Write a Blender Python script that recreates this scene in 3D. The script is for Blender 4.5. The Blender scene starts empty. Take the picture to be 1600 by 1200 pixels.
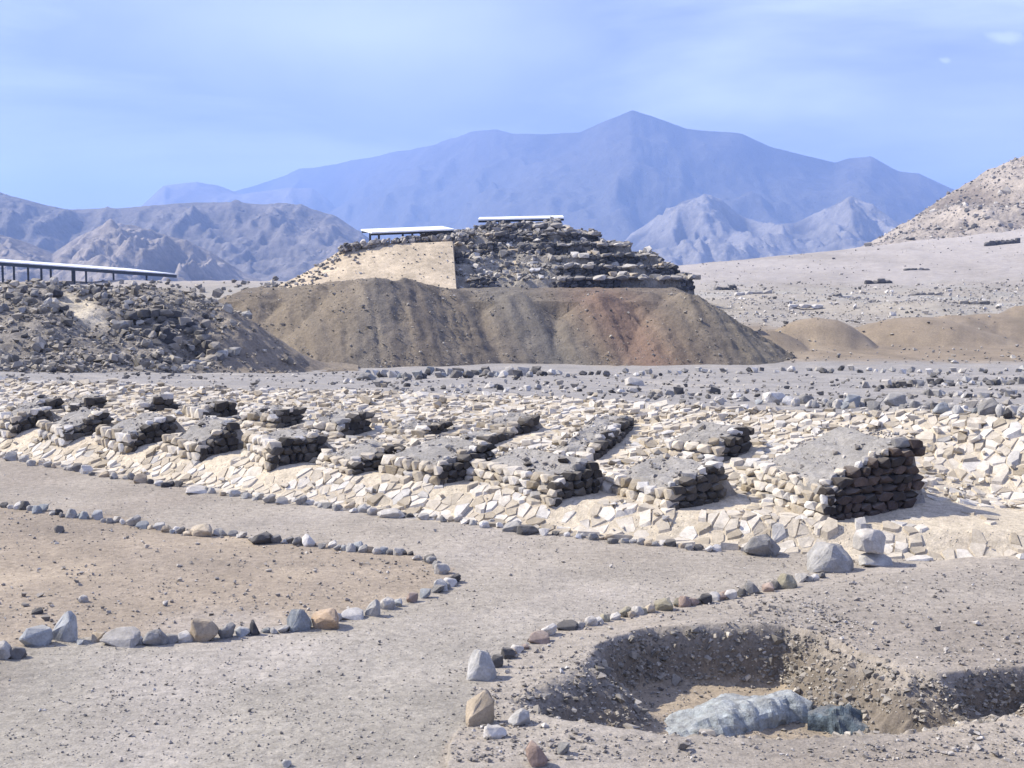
import bpy, bmesh, math, random
import numpy as np
from mathutils import Vector, Matrix, Euler

random.seed(7)
RNG = np.random.default_rng(7)
SC = bpy.context.scene
COL = SC.collection

# ------------------------------------------------------------------ camera, sky, sun, exposure
FPX, CAMH, HORIZ = 2198.0, 4.0, 400.0          # focal length and horizon in pixels of a 1600x1200 frame
PITCH = math.atan((600 - HORIZ) / FPX)
cam_d = bpy.data.cameras.new('camera')
cam_d.sensor_width = 36.0
cam_d.lens = 36.0 * FPX / 1600.0
cam_d.clip_start, cam_d.clip_end = 0.1, 30000
cam = bpy.data.objects.new('camera', cam_d)
COL.objects.link(cam)
cam.location = (0, 0, CAMH)
cam.rotation_euler = (math.pi / 2 - PITCH, 0, 0)
SC.camera = cam

SUN_AZ = (-0.975, 0.22)                           # horizontal direction towards the sun
SUN_EL = math.radians(43)
sun_rot = math.atan2(SUN_AZ[0], SUN_AZ[1])
w = bpy.data.worlds.new('World')
SC.world = w
w.use_nodes = True
nt = w.node_tree
nt.nodes.clear()
wo = nt.nodes.new('ShaderNodeOutputWorld')
bg = nt.nodes.new('ShaderNodeBackground')
bg.inputs['Strength'].default_value = 0.05
sky = nt.nodes.new('ShaderNodeTexSky')
sky.sky_type = 'NISHITA'
sky.sun_disc = False
sky.sun_elevation = SUN_EL
sky.sun_rotation = sun_rot % (2 * math.pi)
sky.altitude = 400
sky.air_density = 1.0
sky.dust_density = 0.6
sky.ozone_density = 2.0
tc = nt.nodes.new('ShaderNodeTexCoord')
mp = nt.nodes.new('ShaderNodeMapping')
mp.inputs['Scale'].default_value = (1.6, 1.6, 7.0)
mp.inputs['Location'].default_value = (0.35, 0.1, 0.55)
nz = nt.nodes.new('ShaderNodeTexNoise')
nz.inputs['Scale'].default_value = 1.7
nz.inputs['Detail'].default_value = 7
nz.inputs['Roughness'].default_value = 0.52
nz.inputs['Distortion'].default_value = 0.3
cr = nt.nodes.new('ShaderNodeValToRGB')
cr.color_ramp.elements[0].position = 0.34
cr.color_ramp.elements[0].color = (0, 0, 0, 1)
cr.color_ramp.elements[1].position = 0.62
cr.color_ramp.elements[1].color = (0.85, 0.85, 0.85, 1)
mx = nt.nodes.new('ShaderNodeMix')
mx.data_type = 'RGBA'
mx.inputs[7].default_value = (12.8, 15.4, 21.5, 1)
nt.links.new(tc.outputs['Generated'], mp.inputs['Vector'])
nt.links.new(mp.outputs['Vector'], nz.inputs['Vector'])
nt.links.new(nz.outputs['Fac'], cr.inputs['Fac'])
def cloud_blob(px, py, rad, flat, lo, hi, amt):
    # soft cloud centred on one direction of the sky, broken up by the noise
    u, v = (px - 800) / FPX, (600 - py) / FPX
    d = Vector((u, math.cos(PITCH) + v * math.sin(PITCH), -math.sin(PITCH) + v * math.cos(PITCH))).normalized()
    sub = nt.nodes.new('ShaderNodeVectorMath'); sub.operation = 'SUBTRACT'; sub.inputs[1].default_value = d
    nt.links.new(tc.outputs['Generated'], sub.inputs[0])
    mul = nt.nodes.new('ShaderNodeVectorMath'); mul.operation = 'MULTIPLY'; mul.inputs[1].default_value = (1 / rad, 1 / rad, flat / rad)
    nt.links.new(sub.outputs[0], mul.inputs[0])
    ln = nt.nodes.new('ShaderNodeVectorMath'); ln.operation = 'LENGTH'; nt.links.new(mul.outputs[0], ln.inputs[0])
    n2 = nt.nodes.new('ShaderNodeTexNoise'); n2.inputs['Scale'].default_value = 0.9; n2.inputs['Detail'].default_value = 6
    nt.links.new(mul.outputs[0], n2.inputs['Vector'])
    m1 = nt.nodes.new('ShaderNodeMath'); m1.operation = 'MULTIPLY_ADD'; m1.inputs[1].default_value = 1.5; nt.links.new(n2.outputs['Fac'], m1.inputs[0])
    nt.links.new(ln.outputs['Value'], m1.inputs[2])
    mr = nt.nodes.new('ShaderNodeMapRange'); mr.interpolation_type = 'SMOOTHSTEP'
    mr.inputs[1].default_value = hi; mr.inputs[2].default_value = lo; mr.inputs[3].default_value = 0; mr.inputs[4].default_value = amt
    nt.links.new(m1.outputs[0], mr.inputs[0])
    return mr.outputs[0]
acc = cr.outputs['Color']
for args in ((1575, 62, 0.036, 2.0, 0.75, 1.45, 0.8), (1478, 96, 0.010, 1.4, 0.8, 1.5, 0.7), (1512, 213, 0.022, 4.0, 0.7, 1.5, 0.5), (560, 60, 0.24, 2.4, 0.4, 2.1, 0.8)):
    mm = nt.nodes.new('ShaderNodeMath'); mm.operation = 'MAXIMUM'
    nt.links.new(acc, mm.inputs[0]); nt.links.new(cloud_blob(*args), mm.inputs[1])
    acc = mm.outputs[0]
nt.links.new(acc, mx.inputs[0])
nt.links.new(sky.outputs['Color'], mx.inputs[6])
tint = nt.nodes.new('ShaderNodeMix'); tint.data_type = 'RGBA'; tint.blend_type = 'MULTIPLY'   # the violet cast of the hazy sky
tint.inputs[0].default_value = 1.0; tint.inputs[7].default_value = (0.95, 0.90, 1.0, 1)
nt.links.new(mx.outputs[2], tint.inputs[6])
nt.links.new(tint.outputs[2], bg.inputs['Color'])
nt.links.new(bg.outputs['Background'], wo.inputs['Surface'])

sun_l = bpy.data.lights.new('sun', 'SUN')
sun_l.energy = 5.0
sun_l.angle = math.radians(0.6)
sun_l.color = (1.0, 0.93, 0.80)
sun = bpy.data.objects.new('sun', sun_l)
COL.objects.link(sun)
sd = Vector((SUN_AZ[0], SUN_AZ[1], 0)).normalized() * math.cos(SUN_EL) + Vector((0, 0, math.sin(SUN_EL)))
sun.rotation_euler = sd.to_track_quat('Z', 'Y').to_euler()
sun.location = sd * 60

SC.view_settings.view_transform = 'Standard'
SC.view_settings.look = 'None'
SC.view_settings.exposure = 0.74
SC.view_settings.gamma = 1.0
SC.view_settings.use_curve_mapping = False
SC.cycles.use_denoising = True
SC.cycles.max_bounces = 4
SC.cycles.volume_bounces = 1
HAZE_DENSITY = 2.2e-4

# ------------------------------------------------------------------ numpy helpers
def lerp_pts(x, pts):
    p = np.array(pts, float)
    return np.interp(x, p[:, 0], p[:, 1])

def sstep(e0, e1, x):
    t = np.clip((x - e0) / (e1 - e0), 0, 1)
    return t * t * (3 - 2 * t)

def h2(ix, iy, seed):
    a = (ix.astype(np.int64) * 374761393 + iy.astype(np.int64) * 668265263 + seed * 974634541) & 0xffffffff
    a = ((a ^ (a >> 13)) * 1274126177) & 0xffffffff
    a = ((a ^ (a >> 16)) * 2246822519) & 0xffffffff
    a = a ^ (a >> 13)
    return a.astype(np.float64) / 4294967295.0

def vnoise(x, y, seed=0):
    x = np.asarray(x, float); y = np.asarray(y, float)
    ix, iy = np.floor(x), np.floor(y)
    fx, fy = x - ix, y - iy
    fx = fx * fx * (3 - 2 * fx); fy = fy * fy * (3 - 2 * fy)
    a, b = h2(ix, iy, seed), h2(ix + 1, iy, seed)
    c, d = h2(ix, iy + 1, seed), h2(ix + 1, iy + 1, seed)
    return (a + (b - a) * fx) * (1 - fy) + (c + (d - c) * fx) * fy

def fbm(x, y, octaves=4, seed=0, gain=0.5):     # about -0.5 .. 0.5
    s, a, t = 0.0, 1.0, 0.0
    for i in range(octaves):
        s = s + a * (vnoise(x, y, seed + i * 17) - 0.5)
        t += a
        a *= gain
        x, y = x * 2.03 + 11.3, y * 2.03 + 5.7
    return s / t

def ridged(x, y, octaves=4, seed=0):            # 0 .. 1, sharp crests
    s, a, t = 0.0, 1.0, 0.0
    for i in range(octaves):
        s = s + a * (1 - np.abs(2 * vnoise(x, y, seed + i * 13) - 1))
        t += a
        a *= 0.5
        x, y = x * 2.1 + 3.1, y * 2.1 + 9.2
    return s / t

def P(px, py, d):                               # the point at forward distance d seen at that pixel
    c, s = math.cos(PITCH), math.sin(PITCH)
    u, v = (px - 800) / FPX, (600 - py) / FPX
    k = d / (c + v * s)
    return np.array([u * k, d, CAMH + (-s + v * c) * k])

def zat(py, d):
    return P(800, py, d)[2]

def pxof(x, y, z):                              # pixel of a point
    c, s = math.cos(PITCH), math.sin(PITCH)
    dz = z - CAMH
    f = y * c - dz * s
    u = y * s + dz * c
    return 800 + FPX * x / f, 600 - FPX * u / f

# ------------------------------------------------------------------ terrain
BASE = [(-40, 47), (-16, 33), (-10.3, 28.2), (-4, 23), (0, 20.6), (3.3, 19.1), (6.7, 18.2), (12, 17.3), (40, 15)]
TOP = [(-40, 52), (-16, 37), (-10.4, 33.6), (-4, 31.8), (0, 30.7), (3, 27.6), (5, 25.2), (8.5, 22.5), (13, 20.8), (40, 17.5)]
def base_y(x): return lerp_pts(x, BASE)
def top_y(x): return lerp_pts(x, TOP)

def poly_px(pts, z=0.0):
    out = []
    for px, py in pts:
        d0 = P(px, py, 1.0)
        k = (z - CAMH) / (d0[2] - CAMH)
        out.append((d0[0] * k, k))
    return np.array(out)

LOBE = poly_px([(-260, 770), (0, 788), (116, 803), (209, 813), (266, 827), (318, 827), (411, 838), (485, 846), (560, 856), (636, 862), (675, 874), (700, 892),
                (700, 908), (667, 921), (605, 940), (551, 957), (468, 970), (376, 985), (288, 994), (155, 996), (57, 1003), (0, 1023), (-300, 1080)])
RSIDE = poly_px([(600, 1330), (690, 1200), (728, 1120), (750, 1045), (800, 1018), (857, 983), (925, 969), (1004, 952), (1085, 938), (1178, 918), (1262, 903), (1330, 885), (1400, 880), (2100, 880), (2100, 1400)])
PIT = poly_px([(800, 1090), (900, 1055), (925, 1022), (1000, 994), (1100, 988), (1230, 990), (1290, 1006), (1355, 1034), (1425, 1060), (1470, 1065), (1600, 1056), (1760, 1050),
               (1760, 1125), (1600, 1138), (1480, 1158), (1400, 1169), (1250, 1176), (1100, 1170), (1020, 1163), (880, 1145), (800, 1120)])
PITW = [0.95, 0.5, 0.14, 0.13, 0.13, 0.22, 0.5, 0.8, 0.4, 0.14, 0.14, 1.2, 0.9, 1.0, 0.9, 1.0, 1.05, 1.0, 0.95, 1.0, 1.0]

def in_poly(x, y, poly):
    inside = np.zeros(np.shape(x), bool)
    n = len(poly)
    for i in range(n):
        x1, y1 = poly[i]; x2, y2 = poly[(i + 1) % n]
        if y1 == y2: continue
        c = ((y1 > y) != (y2 > y)) & (x < (x2 - x1) * (y - y1) / (y2 - y1) + x1)
        inside ^= c
    return inside

def seg_dist(x, y, a, b):
    dx, dy = b[0] - a[0], b[1] - a[1]
    t = np.clip(((x - a[0]) * dx + (y - a[1]) * dy) / (dx * dx + dy * dy + 1e-12), 0, 1)
    return np.hypot(x - a[0] - t * dx, y - a[1] - t * dy)

def pit_depth(x, y):
    x = np.asarray(x, float); y = np.asarray(y, float)
    out = np.zeros(x.shape)
    m = (x > -1) & (x < 7.5) & (y > 10.5) & (y < 16)
    if not m.any(): return out
    xx, yy = x[m], y[m]
    xn = xx + 0.16 * fbm(xx * 3, yy * 3, 3, 31); yn = yy + 0.16 * fbm(xx * 3 + 9, yy * 3, 3, 32)
    ins = in_poly(xn, yn, PIT)
    q = np.full(xx.shape, 9.0)
    for i in range(len(PIT)):
        q = np.minimum(q, seg_dist(xn, yn, PIT[i], PIT[(i + 1) % len(PIT)]) / PITW[i])
    dep = np.where(ins, sstep(0, 1, q) ** 0.8, 0) * lerp_pts(xx, [(0, 0.62), (3.5, 0.62), (4.1, 0.42), (7, 0.40)])
    out[m] = dep
    return out

# far plain: height tables by pixel column and distance
FAR_D = [75, 100, 130, 160, 200, 250, 300, 350, 450, 700, 1500, 9000]
FAR_PX = [-300, 0, 400, 800, 1100, 1350, 1600, 1900]
def _far_tab():
    py = {75: [574] * 8,
          100: [530, 530, 530, 535, 535, 538, 540, 540],
          130: [490, 485, 480, 490, 492, 496, 498, 498],
          160: [462, 460, 458, 460, 465, 466, 466, 466],
          200: [441, 440, 440, 440, 434, 438, 432, 425],
          250: [445, 446, 446, 440, 416, 404, 386, 375],
          300: [455, 455, 455, 445, 411, 387, 359, 340],
          350: [460, 460, 460, 455, 420, 386, 350, 330]}
    z = []
    for d in FAR_D:
        if d in py: z.append([zat(v, d) for v in py[d]])
        elif d == 450: z.append([-16, -16, -16, -14, -8, 4, 8, 10])
        else: z.append([{700: -30, 1500: -30, 9000: -30}[d]] * 8)
    return np.array(z)
FAR_Z = _far_tab()
def far_z(x, y):
    d = np.maximum(y, 75.0)
    px = 800 + x / d * FPX
    px = np.clip(px, FAR_PX[0], FAR_PX[-1])
    i = np.clip(np.searchsorted(FAR_D, d, side='right') - 1, 0, len(FAR_D) - 2)
    da = np.array(FAR_D, float)
    t = (d - da[i]) / (da[i + 1] - da[i]); t = np.clip(t, 0, 1)
    pa = np.array(FAR_PX, float)
    j = np.clip(np.searchsorted(pa, px, side='right') - 1, 0, len(pa) - 2)
    s = (px - pa[j]) / (pa[j + 1] - pa[j])
    return (FAR_Z[i, j] * (1 - s) + FAR_Z[i, j + 1] * s) * (1 - t) + (FAR_Z[i + 1, j] * (1 - s) + FAR_Z[i + 1, j + 1] * s) * t

def ztop(x): return lerp_pts(x, [(0, 0.9), (4.5, 1.12), (8.5, 1.45), (16, 1.6)])
def plat_z(x, y):
    b, t = base_y(x), top_y(x)
    z1 = lerp_pts(x, [(-8, 0.42), (-3, 0.42), (3, 0.33), (5, 0.30)])
    w1 = lerp_pts(x, [(-8, 1.2), (-2, 1.1), (3, 0.55), (6, 0.5)])
    q = y - b
    zf = z1 * sstep(0, 1, q / w1)
    r = np.clip((y - b - w1) / (t - b - w1), 0, 1)
    k = sstep(5.2, 7.5, x)
    return zf + (ztop(x) - z1) * (r ** 1.15 * (1 - k) + k * sstep(0.42, 1.0, r))

MOUNDS = [(1275, 563, 97, 4.2, 2.6), (1190, 560, 92, 3.2, 1.7), (1440, 560, 104, 6.5, 2.2), (1560, 552, 110, 6.5, 2.3), (1700, 552, 112, 7, 2.5), (1130, 425, 140, 8, 1.1), (1230, 430, 150, 9, 1.3), (1380, 478, 140, 8, 0.9), (1520, 474, 135, 9, 1.0)]
def H(x, y):
    x = np.asarray(x, float); y = np.asarray(y, float)
    z = np.zeros(np.broadcast(x, y).shape)
    b, t = base_y(x), top_y(x)
    near = y < b
    z = np.where(near, 0.0, plat_z(x, np.minimum(y, t)))
    # behind the platform the ground falls gently
    zfall = ztop(x) - (ztop(x) + 1.96) * np.clip((y - t) / np.maximum(75 - t, 1), 0, 1)
    z = np.where(y > t, zfall, z)
    fz = far_z(x, y)
    z = np.where(y > 75, fz + (sstep(75, 90, y) * 0), z)
    d = np.maximum(y, 1)
    for px, py, dd, r, hh in MOUNDS:
        p = P(px, py, dd)
        rr = np.hypot(x - p[0], (y - dd) * 0.9) / r + 0.28 * fbm(x * .3 + px, y * .3, 4, 21)
        z = z + hh * np.clip(1 - rr, 0, 1) ** 0.8 * (rr < 1) * (1 - 0.25 * np.exp(-(rr * 3) ** 2))
    amp = np.interp(y, [0, 20, 40, 75, 150, 400, 1000], [0.05, 0.05, 0.10, 0.3, 0.6, 1.0, 2])
    sc = np.interp(y, [0, 30, 75, 300, 1000], [0.6, 0.6, 0.35, 0.12, 0.03])
    z = z + amp * fbm(x * 0.6, y * 0.6, 3, 5) * np.where(y < 60, 1, 0) + np.where(y >= 60, amp * fbm(x * 0.2, y * 0.2, 4, 6), 0)
    z = z + 0.012 * fbm(x * 9, y * 9, 2, 8) * (y < 45)
    # a low bank on the right of the path
    rb = (y < b) & (x > -0.5)
    z = z + np.where(rb, 0.10 * sstep(0.1, 1.2, np.where(in_poly(x, y, RSIDE), np.minimum.reduce([seg_dist(x, y, RSIDE[i], RSIDE[i + 1]) for i in range(2, 12)]), 0)), 0)
    return z - pit_depth(x, y) * (1 + 0.1 * fbm(x * 4, y * 4, 3, 12)) + np.where(pit_depth(x, y) > 0.02, 0.08 * fbm(x * 6, y * 6, 3, 13) + 0.09 * fbm(x * 15, y * 15, 2, 14), 0) * sstep(0.60, 0.45, pit_depth(x, y))

def G(px, py, dmin=7.0, dmax=140.0):            # the ground point seen at a pixel
    d = np.concatenate([np.arange(dmin, 40, 0.02), np.arange(40, dmax, 0.1)])
    d = d[(d >= dmin) & (d <= dmax)]
    r = P(px, py, 1.0)
    x, z = r[0] * d, CAMH + (r[2] - CAMH) * d
    hit = np.nonzero(z <= H(x, d))[0]
    i = hit[0] if len(hit) else len(d) - 1
    return Vector((x[i], d[i], float(H(x[i:i+1], d[i:i+1])[0])))

# ------------------------------------------------------------------ object helpers
def tag(o, label=None, cat=None, group=None, kind=None):
    if label: o['label'] = label
    if cat: o['category'] = cat
    if group: o['group'] = group
    if kind: o['kind'] = kind
    return o

def link(name, me, parent=None, mat=None):
    o = bpy.data.objects.new(name, me)
    COL.objects.link(o)
    if parent is not None: o.parent = parent
    if mat is not None and me is not None:
        me.materials.clear(); me.materials.append(mat)
    return o

def empty(name, loc):
    o = bpy.data.objects.new(name, None)
    o.empty_display_size = 0.2
    o.location = loc
    COL.objects.link(o)
    return o

def np_mesh(name, verts, faces, smooth=False, colors=None):
    me = bpy.data.meshes.new(name)
    v = np.ascontiguousarray(verts, np.float32); f = np.ascontiguousarray(faces, np.int32)
    n = f.shape[1]
    me.vertices.add(len(v)); me.vertices.foreach_set('co', v.ravel())
    me.loops.add(f.size); me.loops.foreach_set('vertex_index', f.ravel())
    me.polygons.add(len(f))
    me.polygons.foreach_set('loop_start', np.arange(0, f.size, n, dtype=np.int32))
    me.polygons.foreach_set('loop_total', np.full(len(f), n, np.int32))
    me.polygons.foreach_set('use_smooth', np.full(len(f), smooth, bool))
    if colors is not None:
        at = me.color_attributes.new('albedo', 'FLOAT_COLOR', 'POINT')
        c = np.ones((len(v), 4), np.float32); c[:, :3] = colors
        at.data.foreach_set('color', c.ravel())
    me.update(calc_edges=True)
    me.validate()
    return me

def grid_faces(nr, nc, wrap=False):
    r = np.arange(nr - 1)[:, None]; c = np.arange(nc if wrap else nc - 1)[None, :]
    a = r * nc + c; b = r * nc + (c + 1) % nc
    return np.stack([a, b, b + nc, a + nc], -1).reshape(-1, 4)

# ------------------------------------------------------------------ materials
def new_mat(name):
    m = bpy.data.materials.new(name)
    m.use_nodes = True
    n = m.node_tree.nodes
    b = n['Principled BSDF']
    b.inputs['Roughness'].default_value = 0.95
    b.inputs['Specular IOR Level'].default_value = 0.15
    return m, m.node_tree, b

def nd(t, typ, **kw):
    n = t.nodes.new(typ)
    for k, v in kw.items():
        if k in n.inputs: n.inputs[k].default_value = v
        else: setattr(n, k, v)
    return n

def mixc(t, blend, fac, a, b):
    m = nd(t, 'ShaderNodeMix', data_type='RGBA', blend_type=blend)
    for sock, v in ((0, fac), (6, a), (7, b)):
        if hasattr(v, 'is_output'): t.links.new(v, m.inputs[sock])
        elif sock == 0: m.inputs[0].default_value = v
        else: m.inputs[sock].default_value = (*v, 1) if len(v) == 3 else v
    return m.outputs[2]

def ramp(t, src, stops):
    r = nd(t, 'ShaderNodeValToRGB')
    e = r.color_ramp.elements
    while len(e) < len(stops): e.new(0.5)
    for i, (p, c) in enumerate(stops):
        e[i].position = p; e[i].color = (*c, 1) if hasattr(c, '__len__') else (c, c, c, 1)
    t.links.new(src, r.inputs['Fac'])
    return r.outputs['Color']

def noise(t, vec, scale, detail=4, rough=0.6, dist=0.0):
    n = nd(t, 'ShaderNodeTexNoise', Scale=scale, Detail=detail, Roughness=rough, Distortion=dist)
    if vec is not None: t.links.new(vec, n.inputs['Vector'])
    return n.outputs['Fac']

def bumped(t, b, height, strength, dist):
    bp = nd(t, 'ShaderNodeBump', Strength=strength, Distance=dist)
    t.links.new(height, bp.inputs['Height'])
    t.links.new(bp.outputs['Normal'], b.inputs['Normal'])

def rock_mat(name, stops, contrast=0.5, bump=0.5, scale=1.0, bdist=0.02):
    m, t, b = new_mat(name)
    geo = nd(t, 'ShaderNodeNewGeometry')
    oi = nd(t, 'ShaderNodeObjectInfo')
    add = nd(t, 'ShaderNodeMath', operation='ADD')
    t.links.new(geo.outputs['Random Per Island'], add.inputs[0]); t.links.new(oi.outputs['Random'], add.inputs[1])
    fr = nd(t, 'ShaderNodeMath', operation='FRACT'); t.links.new(add.outputs[0], fr.inputs[0])
    base = ramp(t, fr.outputs[0], stops)
    pos = geo.outputs['Position']
    n1 = noise(t, pos, 7 * scale, 5, 0.65)
    v = ramp(t, n1, [(0.25, 1 - contrast * 0.8), (0.75, 1 + contrast * 0.4)])
    n2 = noise(t, pos, 45 * scale, 3, 0.7)
    v2 = ramp(t, n2, [(0.3, 0.72), (0.7, 1.18)])
    c = mixc(t, 'MULTIPLY', 1.0, base, v)
    c = mixc(t, 'MULTIPLY', 0.7, c, v2)
    # dust on the upper faces, strengthened to make the tops look lit
    sx = nd(t, 'ShaderNodeSeparateXYZ'); t.links.new(geo.outputs['Normal'], sx.inputs[0])
    mr = nd(t, 'ShaderNodeMapRange'); mr.inputs[1].default_value = 0.55; mr.inputs[2].default_value = 1.0; mr.inputs[4].default_value = 0.35
    t.links.new(sx.outputs['Z'], mr.inputs[0])
    c = mixc(t, 'MIX', mr.outputs[0], c, (0.30, 0.27, 0.23))
    t.links.new(c, b.inputs['Base Color'])
    bumped(t, b, noise(t, pos, 18 * scale, 6, 0.7), bump, bdist)
    return m

M = {}
M['grey'] = rock_mat('grey_rock', [(0, (0.19, 0.185, 0.18)), (0.5, (0.31, 0.30, 0.285)), (1, (0.43, 0.42, 0.40))])
M['dark'] = rock_mat('dark_rock', [(0, (0.06, 0.06, 0.065)), (0.6, (0.12, 0.115, 0.11)), (1, (0.19, 0.18, 0.17))])
M['blue'] = rock_mat('blue_grey_rock', [(0, (0.20, 0.215, 0.225)), (0.5, (0.30, 0.315, 0.325)), (1, (0.41, 0.42, 0.425))])
M['pale'] = rock_mat('pale_rock', [(0, (0.38, 0.36, 0.33)), (0.5, (0.52, 0.49, 0.45)), (1, (0.62, 0.60, 0.57))])
M['tan'] = rock_mat('tan_rock', [(0, (0.32, 0.26, 0.19)), (0.5, (0.42, 0.35, 0.26)), (1, (0.5, 0.43, 0.33))])
M['orange'] = rock_mat('orange_rock', [(0, (0.42, 0.31, 0.21)), (1, (0.46, 0.34, 0.24))])
M['olive'] = rock_mat('olive_rock', [(0, (0.24, 0.22, 0.155)), (1, (0.32, 0.29, 0.215))])
M['red'] = rock_mat('reddish_rock', [(0, (0.28, 0.21, 0.175)), (1, (0.35, 0.27, 0.225))])
M['mixed'] = rock_mat('mixed_rubble', [(0, (0.10, 0.10, 0.10)), (0.3, (0.24, 0.225, 0.205)), (0.7, (0.38, 0.35, 0.31)), (0.9, (0.50, 0.47, 0.42)), (1, (0.6, 0.57, 0.52))])
M['scree'] = rock_mat('hillside_rubble', [(0, (0.12, 0.112, 0.10)), (0.35, (0.25, 0.23, 0.20)), (0.8, (0.36, 0.325, 0.275)), (1, (0.52, 0.48, 0.41))], scale=0.5)
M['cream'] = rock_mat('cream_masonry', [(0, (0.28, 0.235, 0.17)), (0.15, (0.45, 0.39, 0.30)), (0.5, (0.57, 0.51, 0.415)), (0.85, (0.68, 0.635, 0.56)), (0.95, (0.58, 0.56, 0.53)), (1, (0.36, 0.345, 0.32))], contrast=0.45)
M['block'] = rock_mat('shade_dark_buttress_stone', [(0, (0.045, 0.041, 0.037)), (0.5, (0.07, 0.062, 0.054)), (0.9, (0.10, 0.09, 0.078)), (1, (0.15, 0.135, 0.115))])  # side-wall stones: their shade is darkened into the colour
M['blockred'] = rock_mat('shade_dark_reddish_masonry', [(0, (0.05, 0.044, 0.04)), (0.5, (0.08, 0.06, 0.051)), (0.85, (0.10, 0.078, 0.066)), (1, (0.11, 0.082, 0.068))])  # reddish stone of the largest side wall, coloured darker to deepen its shade
M['pebble'] = rock_mat('pebbles', [(0, (0.16, 0.15, 0.14)), (0.5, (0.32, 0.29, 0.26)), (0.85, (0.42, 0.39, 0.35)), (1, (0.6, 0.57, 0.53))])
M['bedrockdark'] = rock_mat('dark_blue_bedrock', [(0, (0.10, 0.135, 0.165)), (1, (0.125, 0.16, 0.19))], contrast=0.9, bump=0.9, scale=1.3, bdist=0.04)
M['bedrock'] = rock_mat('bluish_bedrock', [(0, (0.38, 0.42, 0.44)), (1, (0.42, 0.46, 0.48))], contrast=0.9, bump=0.9, scale=1.3, bdist=0.04)

def ground_mat(name, fine=1.0, bump=0.6, bdist=0.03, coarse=1.0, spots=0.5):
    m, t, b = new_mat(name)
    at = nd(t, 'ShaderNodeAttribute', attribute_name='albedo')
    geo = nd(t, 'ShaderNodeNewGeometry'); pos = geo.outputs['Position']
    n0 = ramp(t, noise(t, pos, 0.7 * coarse, 6, 0.62, 0.4), [(0.28, 0.84), (0.72, 1.14)])
    n1 = ramp(t, noise(t, pos, 9 * fine, 5, 0.7), [(0.3, 0.66), (0.7, 1.28)])
    n2 = ramp(t, noise(t, pos, 42 * fine, 3, 0.75), [(0.3, 0.66), (0.72, 1.32)])
    c = mixc(t, 'MULTIPLY', 1.0, at.outputs['Color'], n0)
    c = mixc(t, 'MULTIPLY', 0.8, c, n1)
    c = mixc(t, 'MULTIPLY', 0.75, c, n2)
    vo = nd(t, 'ShaderNodeTexVoronoi', Scale=16 * fine); t.links.new(pos, vo.inputs['Vector'])
    sp = ramp(t, vo.outputs['Distance'], [(0.12, 1.0), (0.26, 0.0)])
    pick = nd(t, 'ShaderNodeSeparateColor'); t.links.new(vo.outputs['Color'], pick.inputs[0])
    gate = nd(t, 'ShaderNodeMath', operation='GREATER_THAN'); gate.inputs[1].default_value = 0.62
    t.links.new(pick.outputs[0], gate.inputs[0])
    mu = nd(t, 'ShaderNodeMath', operation='MULTIPLY'); t.links.new(sp, mu.inputs[0]); t.links.new(gate.outputs[0], mu.inputs[1])
    mu2 = nd(t, 'ShaderNodeMath', operation='MULTIPLY'); mu2.inputs[1].default_value = spots; t.links.new(mu.outputs[0], mu2.inputs[0])
    stone = ramp(t, pick.outputs[1], [(0, (0.13, 0.125, 0.12)), (0.55, (0.30, 0.28, 0.25)), (1, (0.56, 0.53, 0.48))])
    c = mixc(t, 'MIX', mu2.outputs[0], c, stone)
    t.links.new(c, b.inputs['Base Color'])
    hn = nd(t, 'ShaderNodeMath', operation='ADD')
    t.links.new(noise(t, pos, 14 * fine, 7, 0.72), hn.inputs[0]); t.links.new(mu.outputs[0], hn.inputs[1])
    bumped(t, b, hn.outputs[0], bump, bdist)
    return m
M['ground'] = ground_mat('dusty_ground', 1.0, 0.75, 0.035)
M['spoil'] = ground_mat('spoil_earth', 0.55, 0.9, 0.09, 0.7, 0.55)
M['hill'] = ground_mat('stony_hill', 0.22, 0.9, 0.18, 0.4, 0.6)
M['farhill'] = ground_mat('rocky_hill_side', 0.06, 0.9, 0.6, 0.1, 0.5)
M['mount'] = ground_mat('mountain_rock', 0.004, 0.6, 8.0, 0.01, 0.0)
M['plaster'] = ground_mat('tan_plaster', 0.35, 0.5, 0.06, 0.7, 0.25)

def plain_mat(name, col, rough=0.6, metal=0.0):
    m, t, b = new_mat(name)
    geo = nd(t, 'ShaderNodeNewGeometry')
    v = ramp(t, noise(t, geo.outputs['Position'], 1.3, 4, 0.6), [(0.3, 0.8), (0.7, 1.08)])
    t.links.new(mixc(t, 'MULTIPLY', 1.0, col, v), b.inputs['Base Color'])
    b.inputs['Roughness'].default_value = rough; b.inputs['Metallic'].default_value = metal
    return m
M['roof'] = plain_mat('white_roof_sheet', (0.82, 0.84, 0.86), 0.45)
M['fascia'] = plain_mat('dark_steel', (0.045, 0.05, 0.06), 0.6)

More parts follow.
